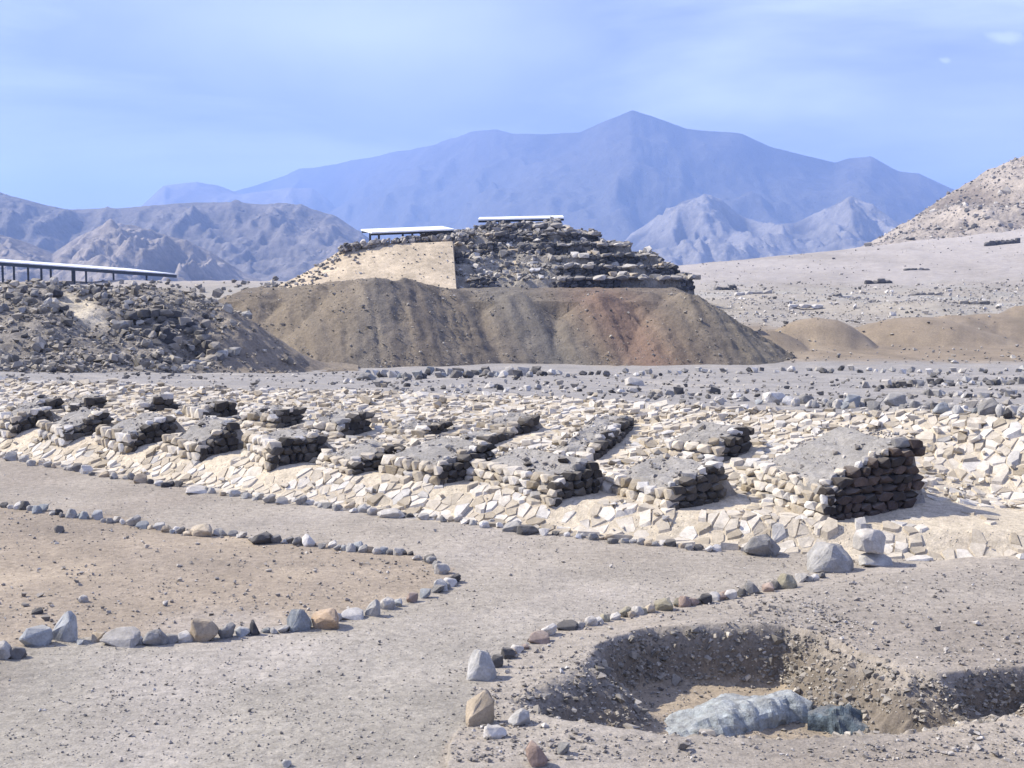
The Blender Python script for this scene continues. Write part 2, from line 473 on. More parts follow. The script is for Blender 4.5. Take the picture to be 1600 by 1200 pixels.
# ------------------------------------------------------------------ the ground sheet
def build_ground():
    ang_in = np.arange(-1100, 2700 + 1, 4.0)
    az = np.arctan((ang_in - 800) / FPX)
    az_out_r = np.linspace(az[-1], math.pi, 26)[1:-1]
    az_out_l = np.linspace(-math.pi, az[0], 26)[:-1]
    az = np.concatenate([az_out_l, az, az_out_r])
    yy = np.concatenate([np.linspace(2600, 1290, 22), np.arange(1285, 560, -1.1)])
    d = CAMH * FPX / (yy - HORIZ)
    extra = np.geomspace(d[-1] * 1.005, 8500, 330)
    d = np.concatenate([[0.6, 1.2, 2.0], d, extra])
    R, A = np.meshgrid(d, az, indexing='ij')
    ca = np.maximum(np.cos(A), 0.0)
    # inside the picture rows run at constant forward distance
    k = np.where(np.abs(A) < 0.75, 1 / np.maximum(np.cos(A), 0.3), 1 / math.cos(0.75))
    k = np.where(R > 6500, 1.0, k)
    X, Y = R * k * np.sin(A), R * k * np.cos(A)
    Z = H(X, Y)
    behind = Y < 3
    Z = np.where(behind, 0.04 * fbm(X * .4, Y * .4, 3, 77), Z)
    Z = np.where((np.abs(A) > 0.75) & (R > 200), np.minimum(Z, -2 - 28 * np.clip((R - 200) / 500, 0, 1)), Z)
    # colour of the earth
    n1, n2 = fbm(X * 0.8, Y * 0.8, 4, 41), fbm(X * 2.6, Y * 2.6, 3, 42)
    xn, yn = X + 0.35 * n2, Y + 0.5 * n2
    def C(*c): return np.array(c)
    col = np.empty(X.shape + (3,)); col[:] = C(0.298, 0.273, 0.233)
    def put(mask, c):
        mm = mask[..., None]
        col[:] = col * (1 - mm) + np.array(c) * mm
    b, t = base_y(X), top_y(X)
    # the far half of the path is a pinker sand, the near half a grey gravel
    put(sstep(13, 19, Y + n1 * 4) * (Y < b), (0.315, 0.280, 0.236))
    put(in_poly(xn, yn, LOBE) * 1.0, (0.295, 0.245, 0.19))
    put(in_poly(xn, yn, LOBE) * sstep(-0.05, 0.3, n1), (0.345, 0.285, 0.215))
    rs = in_poly(X + 0.3 * n2 + 0.5 * n1, Y + 0.3 * n2, RSIDE)
    put(rs * 0.75, (0.31, 0.275, 0.235))
    put(rs * sstep(0.0, 0.3, n1), (0.35, 0.305, 0.25))
    pl_ = fbm(X * 0.35, Y * 0.22, 4, 47)
    put(sstep(0.02, .25, pl_) * (Y < b) * (Y < 30) * .55, (0.37, 0.335, 0.30))
    put(sstep(-0.02, -.25, pl_) * (Y < b) * (Y < 30) * .5, (0.24, 0.205, 0.17))
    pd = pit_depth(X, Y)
    put(sstep(0.03, 0.3, pd) * 0.85, (0.17, 0.143, 0.113))  # pit walls darker than the bank around them
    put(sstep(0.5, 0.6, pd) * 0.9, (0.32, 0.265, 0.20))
    plat = sstep(-0.4, 0.1, Y - b + 0.6 * n2) * sstep(0.6, -0.8, Y - t + 0.8 * n2)
    put(plat, (0.50, 0.435, 0.335))
    put(plat * sstep(0.02, 0.25, n1), (0.43, 0.37, 0.29))
    ter = sstep(-0.8, 0.6, Y - t + 0.8 * n2)
    put(ter, (0.27, 0.255, 0.24))
    put(ter * sstep(0.05, 0.3, n1) * 0.6, (0.34, 0.31, 0.27))
    brown = sstep(76, 84, Y + 6 * n1) * sstep(128, 112, Y + 20 * n1)
    put(brown, (0.235, 0.19, 0.14))
    put(brown * sstep(0, 0.3, fbm(X * .15, Y * .15, 3, 61)), (0.205, 0.17, 0.13))
    bn = fbm(X * .55, Y * .22, 4, 64)
    put(brown * sstep(.0, .28, bn) * .7, (0.285, 0.235, 0.175)); put(brown * sstep(.0, -.28, bn) * .6, (0.17, 0.14, 0.105))
    put(sstep(112, 132, Y + 20 * n1), (0.31, 0.28, 0.235))
    put(sstep(112, 150, Y + 30 * fbm(X * .08, Y * .08, 3, 62)) * sstep(-.1, .2, fbm(X * .1, Y * .25, 3, 63)), (0.30, 0.29, 0.26))
    put(sstep(165, 205, Y + 30 * n1), (0.345, 0.315, 0.29))
    lf = fbm(X * 0.05, Y * 0.02, 4, 65)
    put(sstep(120, 180, Y) * sstep(0.02, .3, lf) * .7, (0.25, 0.225, 0.195))
    put(sstep(120, 180, Y) * sstep(-0.02, -.3, lf) * .6, (0.41, 0.375, 0.345))
    put(sstep(400, 700, Y), (0.30, 0.27, 0.24))
    col *= (1 + 0.10 * n1 + 0.12 * n2)[..., None]
    nr, nc = X.shape
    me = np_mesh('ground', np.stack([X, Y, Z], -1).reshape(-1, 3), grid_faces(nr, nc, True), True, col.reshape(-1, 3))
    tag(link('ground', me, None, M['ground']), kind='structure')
build_ground()

# ------------------------------------------------------------------ distant mountains and hills
def silhouette_hill(name, pts, d0, d1, zb, back, seed, col_a, col_b, mat, freq, amp, rows=60, step=5, x0=None, x1=None, prof=1.2, crag=0.0, far=None):
    p = np.array(pts, float)
    px = np.arange(p[0, 0] if x0 is None else x0, (p[-1, 0] if x1 is None else x1) + 1, step)
    kf = np.ones(len(px)) if far is None else lerp_pts(px, far)
    zc = np.array([zat(v, d1 * k) for v, k in zip(np.interp(px, p[:, 0], p[:, 1]), kf)])
    ts = np.concatenate([np.linspace(0, 1, rows), 1 + np.linspace(0, 1, 12)[1:]])
    T, PX = np.meshgrid(ts, px, indexing='ij')
    ZC = np.broadcast_to(zc, T.shape)
    D = np.where(T <= 1, d0 + (d1 - d0) * T, d1 + (T - 1) * back)
    D = D * kf[None, :]
    X = (PX - 800) / FPX * D
    hh = np.maximum(ZC - zb, 0)
    W = 0.25 * fbm(X * freq * 0.5, D * freq * 0.5, 3, seed + 5) / freq
    rg = ridged((X + W * 1.2) * freq, (D + W) * freq * 0.45, 5, seed)
    tt = np.clip(T, 0, 1)
    base = tt ** prof
    bump = np.where(T <= 1, (rg - 0.62) * amp * (4 * tt * (1 - tt)) ** 0.7, 0)
    crest = (rg - 0.62) * amp * 0.06 * np.exp(-((T - 1) * 8) ** 2)
    f = np.where(T <= 1, base, 1 - 0.8 * (T - 1)) + bump + crest
    Z = zb + hh * f
    if crag: Z = Z + crag * fbm(X * 0.25, D * 0.25, 4, seed + 9) * np.minimum(1, tt * 4)
    mixv = sstep(0.3, 0.75, rg + 0.3 * fbm(X * freq * 2, D * freq * 2, 3, seed + 3))[..., None]
    col = np.array(col_a) * (1 - mixv) + np.array(col_b) * mixv
    me = np_mesh(name, np.stack([X, D, Z], -1).reshape(-1, 3), grid_faces(*T.shape), True, col.reshape(-1, 3))
    return tag(link(name, me, None, M[mat]), kind='structure'), X, D, Z

MAIN = [(150, 345), (300, 318), (400, 290), (480, 264), (560, 250), (640, 236), (700, 222), (740, 206), (775, 202), (800, 209), (850, 208), (905, 205), (950, 186), (985, 171), (1015, 180),
        (1070, 200), (1155, 208), (1200, 228), (1260, 243), (1300, 253), (1320, 247), (1355, 246), (1375, 257), (1400, 268), (1430, 271), (1470, 290), (1560, 330), (1800, 370), (2100, 380)]
silhouette_hill('mountain', MAIN, 2900, 4300, -30, 1200, 101, (0.045, 0.045, 0.045), (0.10, 0.096, 0.09), 'mount', 1 / 420, 0.6, rows=110, step=4, far=[(150, 1.7), (450, 1.6), (760, 1.2), (980, 1.0), (2100, 1.0)])
silhouette_hill('foothill', [(200, 345), (260, 290), (310, 284), (345, 289), (380, 303), (440, 297), (490, 294), (515, 312), (545, 345), (600, 380), (700, 420)], 2300, 2900, -30, 400, 111, (0.11, 0.10, 0.095), (0.20, 0.185, 0.17), 'mount', 1 / 230, 0.6, rows=60, step=4, far=[(0, 1.9), (800, 1.9)])
silhouette_hill('foothill', [(-700, 270), (-300, 285), (0, 301), (40, 310), (80, 321), (110, 327), (170, 327), (240, 322), (310, 316), (400, 319), (470, 323), (520, 336), (560, 360), (620, 400), (720, 430)], 1500, 2050, -30, 300, 113, (0.075, 0.07, 0.068), (0.17, 0.155, 0.145), 'mount', 1 / 95, 0.8, rows=80, step=3)
silhouette_hill('foothill', [(-600, 340), (-200, 370), (0, 365), (50, 380), (85, 396), (125, 370), (172, 347), (200, 352), (240, 362), (290, 374), (330, 392), (380, 425), (430, 446), (520, 450)], 900, 1330, -30, 200, 117, (0.12, 0.105, 0.10), (0.26, 0.23, 0.205), 'mount', 1 / 45, 0.95, rows=100, step=2.5)
silhouette_hill('foothill', [(880, 440), (950, 405), (985, 365), (1035, 336), (1062, 315), (1095, 307), (1125, 313), (1150, 335), (1190, 352), (1240, 348), (1290, 325), (1325, 306), (1360, 320), (1400, 350), (1470, 385), (1600, 420)], 1750, 2350, -30, 300, 119, (0.065, 0.062, 0.06), (0.23, 0.215, 0.195), 'mount', 1 / 110, 1.0, rows=100, step=3, far=[(800, 1.2), (1700, 1.2)])

_, RHX, RHD, RHZ = silhouette_hill('rocky_hill', [(1310, 408), (1345, 388), (1372, 372), (1400, 356), (1450, 322), (1500, 287), (1550, 262), (1600, 236), (1680, 190), (1800, 120), (2100, 40), (2500, 0)],
                               288, 385, 4.0, 70, 201, (0.21, 0.18, 0.155), (0.34, 0.30, 0.26), 'farhill', 1 / 17, 0.30, rows=130, step=2, prof=1.05, crag=2.2)

# ------------------------------------------------------------------ rocks
def rock_proto(name, seed, npts=16, subdiv=0, rough=0.0, boxy=0.0, jit=0.12):
    rnd = random.Random(seed)
    bm = bmesh.new()
    for i in range(npts):
        v = Vector((rnd.gauss(0, 1), rnd.gauss(0, 1), rnd.gauss(0, 1))).normalized()
        if boxy:
            m = max(abs(v.x), abs(v.y), abs(v.z))
            v = v.lerp(v / m, boxy)
        bm.verts.new(v * rnd.uniform(1 - jit, 1 + jit * .8))
    r = bmesh.ops.convex_hull(bm, input=bm.verts)
    for g in r['geom_interior'] + r['geom_unused']:
        if isinstance(g, bmesh.types.BMVert) and g.is_valid: bm.verts.remove(g)
    loose = [v for v in bm.verts if not v.link_faces]
    for v in loose: bm.verts.remove(v)
    if subdiv:
        bmesh.ops.bevel(bm, geom=list(bm.edges), offset=0.07, segments=1, affect='EDGES')
        bmesh.ops.triangulate(bm, faces=bm.faces)
        bmesh.ops.subdivide_edges(bm, edges=[e for e in bm.edges if e.calc_length() > 0.35], cuts=1, use_grid_fill=True)
        bmesh.ops.triangulate(bm, faces=bm.faces)
        co = np.array([v.co for v in bm.verts])
        for v, c in zip(bm.verts, co):
            n = float(fbm(np.array([c[0] * 2.2 + c[2]]), np.array([c[1] * 2.2 - c[2] * 1.3]), 3, seed)[0])
            n2 = float(fbm(np.array([c[0] * 7 + c[2] * 5]), np.array([c[1] * 7 - c[2] * 5]), 2, seed + 4)[0])
            v.co *= 1 + rough * n + rough * 0.3 * n2
    bmesh.ops.triangulate(bm, faces=bm.faces)
    lo = Vector([min(v.co[i] for v in bm.verts) for i in range(3)])
    hi = Vector([max(v.co[i] for v in bm.verts) for i in range(3)])
    for v in bm.verts:
        v.co = Vector(((v.co.x - lo.x) / (hi.x - lo.x) - 0.5, (v.co.y - lo.y) / (hi.y - lo.y) - 0.5, (v.co.z - lo.z) / (hi.z - lo.z)))
    bmesh.ops.recalc_face_normals(bm, faces=bm.faces)
    me = bpy.data.meshes.new(name)
    bm.to_mesh(me); bm.free()
    me.materials.append(M['grey'])
    return me

DETAIL = [rock_proto('stone', 100 + i, 14 + i % 4 * 3, subdiv=1, rough=0.28, boxy=(0.0, 0.4, 0.7)[i % 3]) for i in range(12)]
MID = [rock_proto('stone', 200 + i, 13, boxy=(0, 0.5)[i % 2]) for i in range(8)]
BOXY = [rock_proto('stone', 300 + i, 34, boxy=1.0, jit=0.05) for i in range(8)]
LOW = [rock_proto('stone', 400 + i, 9) for i in range(8)]
def arrays(me):
    v = np.empty(len(me.vertices) * 3, np.float32); me.vertices.foreach_get('co', v)
    f = np.empty(len(me.polygons) * 3, np.int32); me.polygons.foreach_get('vertices', f)
    return v.reshape(-1, 3), f.reshape(-1, 3)
LOWA = [arrays(m) for m in LOW]
MIDA = [arrays(m) for m in MID]
BOXA = [arrays(m) for m in BOXY]

def put_mesh(name, me, mat, loc, scale, rotz=0.0, tilt=(0, 0), parent=None):
    o = bpy.data.objects.new(name, me)
    COL.objects.link(o)
    o.material_slots[0].link = 'OBJECT'
    o.material_slots[0].material = M[mat]
    if parent is not None:
        o.parent = parent
        loc = Vector(loc) - parent.location
    o.location = loc; o.scale = scale
    o.rotation_euler = (tilt[0], tilt[1], rotz)
    return o

def joined_stones(name, pts, sizes, mat, protos=LOWA, seed=1, squash=(0.5, 0.95), sink=0.2, parent=None, orient=None, aspect=(0.65, 1.0)):
    rg = np.random.default_rng(seed)
    V, F, off = [], [], 0
    n = len(pts)
    yaw = rg.uniform(0, 2 * math.pi, n) if orient is None else orient + rg.normal(0, 0.12, n)
    for i in range(n):
        v, f = protos[i % len(protos)]
        s = sizes[i]
        sc = np.array([s, s * rg.uniform(*aspect), s * rg.uniform(*squash)])
        c, sn = math.cos(yaw[i]), math.sin(yaw[i])
        a, bb = rg.normal(0, 0.13, 2)
        q = v * sc
        q = q + np.stack([a * q[:, 2], bb * q[:, 2], -a * q[:, 0] - bb * q[:, 1]], -1)
        q = np.stack([q[:, 0] * c - q[:, 1] * sn, q[:, 0] * sn + q[:, 1] * c, q[:, 2] - sink * sc[2]], -1) + pts[i]
        V.append(q); F.append(f + off); off += len(v)
    o = link(name, np_mesh(name, np.concatenate(V), np.concatenate(F)), parent, M[mat])
    if parent is not None:
        o.location = -parent.location
    return o

# ------------------------------------------------------------------ the stone-faced platform
SUNK = []                                       # buttress footprints, kept free of facing stones
# px/py of the dark side wall: front bottom, back bottom, front top py, back top py, width of the top (m), label
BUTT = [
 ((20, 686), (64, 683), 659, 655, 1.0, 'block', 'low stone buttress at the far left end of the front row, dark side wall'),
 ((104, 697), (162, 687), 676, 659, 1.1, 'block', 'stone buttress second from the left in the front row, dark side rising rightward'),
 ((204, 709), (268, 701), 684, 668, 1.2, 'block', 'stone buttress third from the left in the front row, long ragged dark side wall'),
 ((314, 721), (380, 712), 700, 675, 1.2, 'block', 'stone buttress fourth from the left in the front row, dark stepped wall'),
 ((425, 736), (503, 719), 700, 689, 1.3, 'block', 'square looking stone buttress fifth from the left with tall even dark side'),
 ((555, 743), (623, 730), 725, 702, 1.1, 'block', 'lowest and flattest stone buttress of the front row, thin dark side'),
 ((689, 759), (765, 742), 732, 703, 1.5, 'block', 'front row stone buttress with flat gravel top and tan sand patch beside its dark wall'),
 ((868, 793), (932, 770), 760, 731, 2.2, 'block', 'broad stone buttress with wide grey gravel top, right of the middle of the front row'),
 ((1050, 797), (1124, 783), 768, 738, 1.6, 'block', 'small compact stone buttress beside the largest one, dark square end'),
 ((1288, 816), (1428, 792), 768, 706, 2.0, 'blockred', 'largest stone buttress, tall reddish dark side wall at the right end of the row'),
 ((54, 652), (74, 649), 641, 630, 0.7, 'block', 'tiny stone block in the back row at the far left'),
 ((112, 645), (156, 638), 638, 624, 0.9, 'block', 'thin low stone block second from the left in the back row'),
 ((220, 646), (258, 641), 637, 625, 0.9, 'block', 'small stone block in the back row above the third front buttress'),
 ((318, 656), (360, 650), 642, 632, 0.9, 'block', 'dark rugged stone block in the back row above the fourth front buttress'),
 ((432, 671), (463, 667), 650, 645, 0.8, 'block', 'small square dark stone block in the back row above the square buttress'),
 ((538, 685), (579, 683), 664, 655, 0.8, 'block', 'upright dark stone block in the back row above the flattest buttress'),
 ((665, 684), (701, 681), 674, 668, 0.8, 'block', 'thin flat stone block in the back row near the platform middle'),
 ((758, 699), (800, 684), 688, 678, 0.7, 'block', 'narrow stone step below the middle back row block'),
 ((806, 681), (846, 676), 668, 657, 0.9, 'block', 'jagged dark stone block at the middle of the back row'),
 ((926, 721), (966, 692), 708, 676, 0.7, 'block', 'curved low wall of stones on the slope, lower end'),
 ((966, 692), (988, 668), 678, 656, 0.7, 'block', 'curved low wall of stones on the slope, upper end'),
 ((1124, 724), (1192, 731), 700, 687, 1.1, 'block', 'dark hollow faced stone block behind the small compact buttress'),
]

def joined_np(pts, sizes, rg):
    V, F, off = [], [], 0
    for i in range(len(pts)):
        v, f = LOWA[i % len(LOWA)]
        a = rg.uniform(0, 6.28); c, sn = math.cos(a), math.sin(a)
        q = v * np.array([1, rg.uniform(.6, 1), rg.uniform(.5, .9)]) * sizes[i]
        V.append(np.stack([q[:, 0] * c - q[:, 1] * sn, q[:, 0] * sn + q[:, 1] * c, q[:, 2] - .15 * sizes[i]], -1) + pts[i]); F.append(f + off); off += len(v)
    return np_mesh('gravel_top', np.concatenate(V), np.concatenate(F))

def make_buttress(i, spec):
    (fx, fy), (bx, by), ft, bt, wid, mat, label = spec
    p0 = G(fx, fy, 15); p1 = G(bx, by, 15)
    along = Vector((p1.x - p0.x, p1.y - p0.y, 0))
    L = along.length
    if L < 0.5: along = Vector((0.5, 0.86, 0)) * 0.7
    L = min(max(along.length, 0.6), 3.4)
    tdir = along.normalized()
    if tdir.y < 0.35: tdir = Vector((0.72, 0.69, 0)).normalized()
    L = min(L, 3.0)
    ldir = Vector((-tdir.y, tdir.x, 0))
    hf = 1.15 * max(0.10, float(P(fx, ft, p0.y)[2]) - p0.z)
    hb = 1.2 * max(hf / 1.15, float(P(bx, bt, p1.y)[2]) - p0.z) + 0.02
    root = empty('stone_buttress', (p0.x, p0.y, p0.z))
    tag(root, label, 'stone buttress' if i < 10 else 'stone block', 'buttresses along the front of the stone platform' if i < 10 else 'stone blocks of the back row on the platform')
    rd = random.Random(500 + i)
    back = 0.3 if i == 9 else 0.6 if i < 10 else 0.35
    nt_, ns_ = 14, 8
    V = []
    for a in range(nt_ + 1):
        t = (L + back) * a / nt_
        tt = min(t / L, 1)
        zt = p0.z + hf + (hb - hf) * tt
        if a == 0: zt -= 0.05
        for b in range(ns_ + 1):
            if b == 0: s, zz = 0.09, None
            elif b == ns_: s, zz = wid + 0.75, None
            else:
                s = 0.10 + (wid - .1) * (b - 1) / (ns_ - 2); zz = zt + (rd.uniform(-.035, .035) if 1 < b else rd.uniform(-0.05, 0.02))
                if b == ns_ - 1: zz -= 0.10
            q = Vector((p0.x, p0.y, 0)) + tdir * (t + (0.05 if (a == 0 and b not in (0, ns_)) else 0)) + ldir * s
            gz = float(H(np.array([q.x]), np.array([q.y]))[0])
            if t > L and zz is not None: zz += (gz - 0.1 - zz) * min(1, (t - L) / back * 1.1)
            V.append((q.x - p0.x, q.y - p0.y, (max(zz, gz - 0.02) if zz is not None else gz - 0.25) - p0.z))
    V = np.array(V)
    F = grid_faces(nt_ + 1, ns_ + 1)
    front = [list(range(ns_, -1, -1))]
    me = bpy.data.meshes.new('core')
    faces = [tuple(int(k) for k in f[::-1]) for f in F] + [tuple(range(0, ns_ + 1))[::1]] + [tuple(nt_ * (ns_ + 1) + k for k in range(ns_, -1, -1))]
    me.from_pydata([tuple(v) for v in V], [], faces)
    bm = bmesh.new(); bm.from_mesh(me); bmesh.ops.triangulate(bm, faces=bm.faces); bmesh.ops.recalc_face_normals(bm, faces=bm.faces)
    bm.to_mesh(me); bm.free()
    at = me.color_attributes.new('albedo', 'FLOAT_COLOR', 'POINT')
    cc = np.ones((len(me.vertices), 4), np.float32); cc[:, :3] = (0.27, 0.255, 0.235); at.data.foreach_set('color', cc.ravel())
    link('core', me, root, M['ground'])
    yaw = math.atan2(tdir.y, tdir.x)
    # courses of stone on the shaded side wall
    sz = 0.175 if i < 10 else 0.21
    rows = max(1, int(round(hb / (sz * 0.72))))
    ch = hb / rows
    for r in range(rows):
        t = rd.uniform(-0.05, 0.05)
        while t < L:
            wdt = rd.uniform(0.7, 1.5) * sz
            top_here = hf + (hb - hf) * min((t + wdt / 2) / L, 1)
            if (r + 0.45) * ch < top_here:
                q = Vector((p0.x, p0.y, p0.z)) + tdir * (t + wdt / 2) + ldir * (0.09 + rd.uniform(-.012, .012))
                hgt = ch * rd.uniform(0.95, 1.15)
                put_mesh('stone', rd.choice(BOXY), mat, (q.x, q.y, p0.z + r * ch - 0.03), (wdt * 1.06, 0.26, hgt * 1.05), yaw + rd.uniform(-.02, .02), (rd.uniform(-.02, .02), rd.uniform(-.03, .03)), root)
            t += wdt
    # front face and the coping along the edges
    rows = max(1, int(round(hf / (sz * 0.8)))); ch = hf / rows
    for r in range(rows):
        s = 0.0
        while s < wid:
            wdt = rd.uniform(0.8, 1.6) * sz
            q = Vector((p0.x, p0.y, p0.z)) + ldir * (s + wdt / 2) + tdir * (0.02 + rd.uniform(-.02, .03) + 0.04 * r)
            gz = float(H(np.array([q.x]), np.array([q.y]))[0])
            zz = max(gz, p0.z) + r * ch - 0.03
            if zz < p0.z + hf:
                put_mesh('stone', rd.choice(BOXY), 'cream', (q.x, q.y, zz), (wdt * 1.0, 0.24, ch * rd.uniform(0.95, 1.15)), yaw + math.pi / 2 + rd.uniform(-.06, .06), (rd.uniform(-.06, .06), rd.uniform(-.05, .05)), root)
            s += wdt
    t = 0.1
    while t < L:
        wdt = rd.uniform(0.7, 1.5) * sz
        if rd.random() < 0.8:
            q = Vector((p0.x, p0.y, p0.z)) + tdir * t + ldir * rd.uniform(0.06, 0.2)
            put_mesh('stone', rd.choice(BOXY), rd.choice(['grey', 'cream', 'cream', 'pale']), (q.x, q.y, p0.z + hf + (hb - hf) * t / L - 0.06), (wdt, wdt * .8, rd.uniform(.09, .13)), rd.uniform(0, 6), (0, 0), root)
        t += wdt * 1.1
    for k in range(int(6 + wid * L * 8)):
        a, s = rd.uniform(0, L + back * .6), rd.uniform(0.2, wid + .6)
        q = Vector((p0.x, p0.y, p0.z)) + tdir * a + ldir * s
        zz = p0.z + hf + (hb - hf) * min(a / L, 1) - (max(0, s - wid) * hb / .75) - .04
        zz = max(zz, float(H(np.array([q.x]), np.array([q.y]))[0]) - .02)
        if rd.random() < (0.4 if s < wid else .9):
            w_ = rd.uniform(.08, .24)
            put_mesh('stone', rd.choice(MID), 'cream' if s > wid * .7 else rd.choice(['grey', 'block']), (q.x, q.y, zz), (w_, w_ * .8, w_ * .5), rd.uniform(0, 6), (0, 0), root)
    rg = np.random.default_rng(900 + i)
    n = int(50 + 60 * wid * L)
    a_, s_ = rg.uniform(0.02, L + .1, n), rg.uniform(0.08, wid, n)
    gp = np.column_stack([tdir.x * a_ + ldir.x * s_, tdir.y * a_ + ldir.y * s_, hf + (hb - hf) * np.minimum(a_ / L, 1) - 0.01])
    o = link('gravel_top', joined_np(gp, np.clip(rg.lognormal(math.log(.03), .5, n), .012, .12), rg), root, M['pebble'])
    tag(o, kind='stuff')
    SUNK.append((p0, tdir, ldir, L + back * 0.7, wid + 0.25))
    SAND.append((p0, tdir, ldir, L))
SAND = []
for i, sp in enumerate(BUTT): make_buttress(i, sp)

def facing_stones():
    # irregular fitted stones: the cells of a jittered point set, each a low block with its own height and tilt
    cell = 0.168
    xs = np.arange(-14.5, 13.5, cell); pts = []
    rg = np.random.default_rng(21)
    for j, yv in enumerate(np.arange(16.5, 38, cell * 0.86)):
        for xv in xs + (0.5 * cell if j % 2 else 0):
            pts.append((xv, yv))
    pts = np.array(pts); pts += rg.uniform(-0.42, 0.42, pts.shape) * cell
    b, t = base_y(pts[:, 0]), top_y(pts[:, 0])
    nn = fbm(pts[:, 0] * 1.2, pts[:, 1] * 1.2, 3, 55)
    keep = (pts[:, 1] > b - 0.12) & (pts[:, 1] < t + 0.3 + nn)
    px = pxof(pts[:, 0], pts[:, 1], 0.5)[0]
    keep &= (px > -120) & (px < 1720)
    keep &= rg.random(len(pts)) > 0.26
    pts = pts[keep]
    # bins for neighbours
    bins = {}
    for i, p in enumerate(pts): bins.setdefault((int(p[0] // cell), int(p[1] // cell)), []).append(i)
    nb = fbm(pts[:, 0] * 0.9, pts[:, 1] * 0.9, 3, 58)
    order = np.argsort(pts[:, 1])
    stones = []
    for i in order:
        p = pts[i]; skip = False
        for (p0, td, ld, L, wd) in SUNK:
            dx, dy = p[0] - p0.x, p[1] - p0.y
            a, s = dx * td.x + dy * td.y, dx * ld.x + dy * ld.y
            if -0.02 < a < L and -0.22 < s < wd: skip = True; break
        if skip: continue
        sandy = 0.0
        for (p0, td, ld, L) in SAND[:10]:
            dx, dy = p[0] - p0.x, p[1] - p0.y
            a, s = dx * td.x + dy * td.y, -(dx * ld.x + dy * ld.y)
            if -0.1 < a < L * 0.9 + .3 and 0 < s < 0.6 + .5 * nb[i]: sandy = max(sandy, 0.95)
        if p[0] > 5.6 and 18.65 < p[1] < 20.3 + nb[i]: sandy = max(sandy, 0.9)
        if rg.random() < sandy: continue
        if rg.random() < (0.04 + (0.4 if nb[i] > 0.2 and p[1] > base_y(p[0]) + 1.4 else 0)): continue
        hc = cell * 1.25
        poly = [np.array(q) for q in ((-hc, -hc), (hc, -hc), (hc, hc), (-hc, hc))]
        ci, cj = int(p[0] // cell), int(p[1] // cell)
        for di in (-2, -1, 0, 1, 2):
            for dj in (-2, -1, 0, 1, 2):
                for k in bins.get((ci + di, cj + dj), ()):
                    if k == i: continue
                    ex, ey = pts[k, 0] - p[0], pts[k, 1] - p[1]
                    l2 = (ex * ex + ey * ey) / 2
                    out = []
                    m = len(poly)
                    sd_ = [q[0] * ex + q[1] * ey - l2 for q in poly]
                    if max(sd_) <= 0: continue
                    for q in range(m):
                        s0, s1 = sd_[q], sd_[(q + 1) % m]
                        if s0 <= 0: out.append(poly[q])
                        if (s0 <= 0) != (s1 <= 0):
                            u = s0 / (s0 - s1)
                            out.append(poly[q] + (poly[(q + 1) % m] - poly[q]) * u)
                    poly = out
                    if len(poly) < 3: break
        if len(poly) < 3: continue
        stones.append((p, np.array(poly)))
    cen = np.array([s[0] for s in stones]); z0 = H(cen[:, 0], cen[:, 1])
    e = 0.12
    gx = (H(cen[:, 0] + e, cen[:, 1]) - H(cen[:, 0] - e, cen[:, 1])) / (2 * e)
    gy = (H(cen[:, 0], cen[:, 1] + e) - H(cen[:, 0], cen[:, 1] - e)) / (2 * e)
    root = empty('stone_platform', (0, 24, 0.4))
    tag(root, 'long low sloping platform faced with pale cream rubble stones beyond the path', 'stone platform')
    V, F, off = [], [], 0
    for i, (p, poly) in enumerate(stones):
        sh = rg.uniform(0.93, 0.995)
        back = (p[1] - base_y(p[0])) / (top_y(p[0]) - base_y(p[0]))
        hgt = rg.uniform(0.006, 0.036) + (rg.uniform(0.015, 0.06) if rg.random() < 0.10 + 0.25 * back else 0)
        tx, ty = rg.normal(0, 0.10, 2)
        bot = poly * sh; top = poly * sh * rg.uniform(0.80, 0.93) + rg.uniform(-.012, .012, 2)
        zb_ = gx[i] * bot[:, 0] + gy[i] * bot[:, 1] - 0.08
        zt_ = gx[i] * top[:, 0] + gy[i] * top[:, 1] + hgt + tx * top[:, 0] + ty * top[:, 1] + rg.uniform(-.008, .008, len(top))
        v = np.concatenate([np.column_stack([bot, zb_]), np.column_stack([top, zt_])])
        n = len(poly)
        f = []
        for k in range(n):
            k2 = (k + 1) % n
            f += [(k, k2, n + k2), (k, n + k2, n + k)]
        f += [(n, n + k, n + k + 1) for k in range(1, n - 1)]
        f = np.array(f)
        if i < 296:
            me = np_mesh('stone', v, f)
            o = link('stone', me, root, M['cream'])
            o.location = Vector((p[0], p[1], z0[i])) - root.location
        else:
            V.append(v + np.array([p[0], p[1], z0[i]])); F.append(f + off); off += len(v)
    o = link('rubble_facing', np_mesh('rubble_facing', np.concatenate(V), np.concatenate(F)), root, M['cream'])
    o.location = -root.location
    tag(o, kind='stuff')
    # loose chunks lying over the facing and in its hollows
    n = 1500
    q = np.column_stack([rg.uniform(-14, 13, n), rg.uniform(0, 1, n) ** 0.8])
    bb, tt = base_y(q[:, 0]), top_y(q[:, 0])
    yv = bb + (tt + .4 - bb) * q[:, 1]
    ok = np.ones(n, bool)
    for (p0, td, ld, L, wd) in SUNK:
        a = (q[:, 0] - p0.x) * td.x + (yv - p0.y) * td.y; s = (q[:, 0] - p0.x) * ld.x + (yv - p0.y) * ld.y
        ok &= ~((a > -0.1) & (a < L) & (s > -0.6) & (s < wd))
    ok &= ~((q[:, 0] > 5.4) & (yv > 18.6) & (yv < 20.4))
    q, yv = q[ok], yv[ok]
    pp = np.column_stack([q[:, 0], yv, H(q[:, 0], yv) + 0.03])
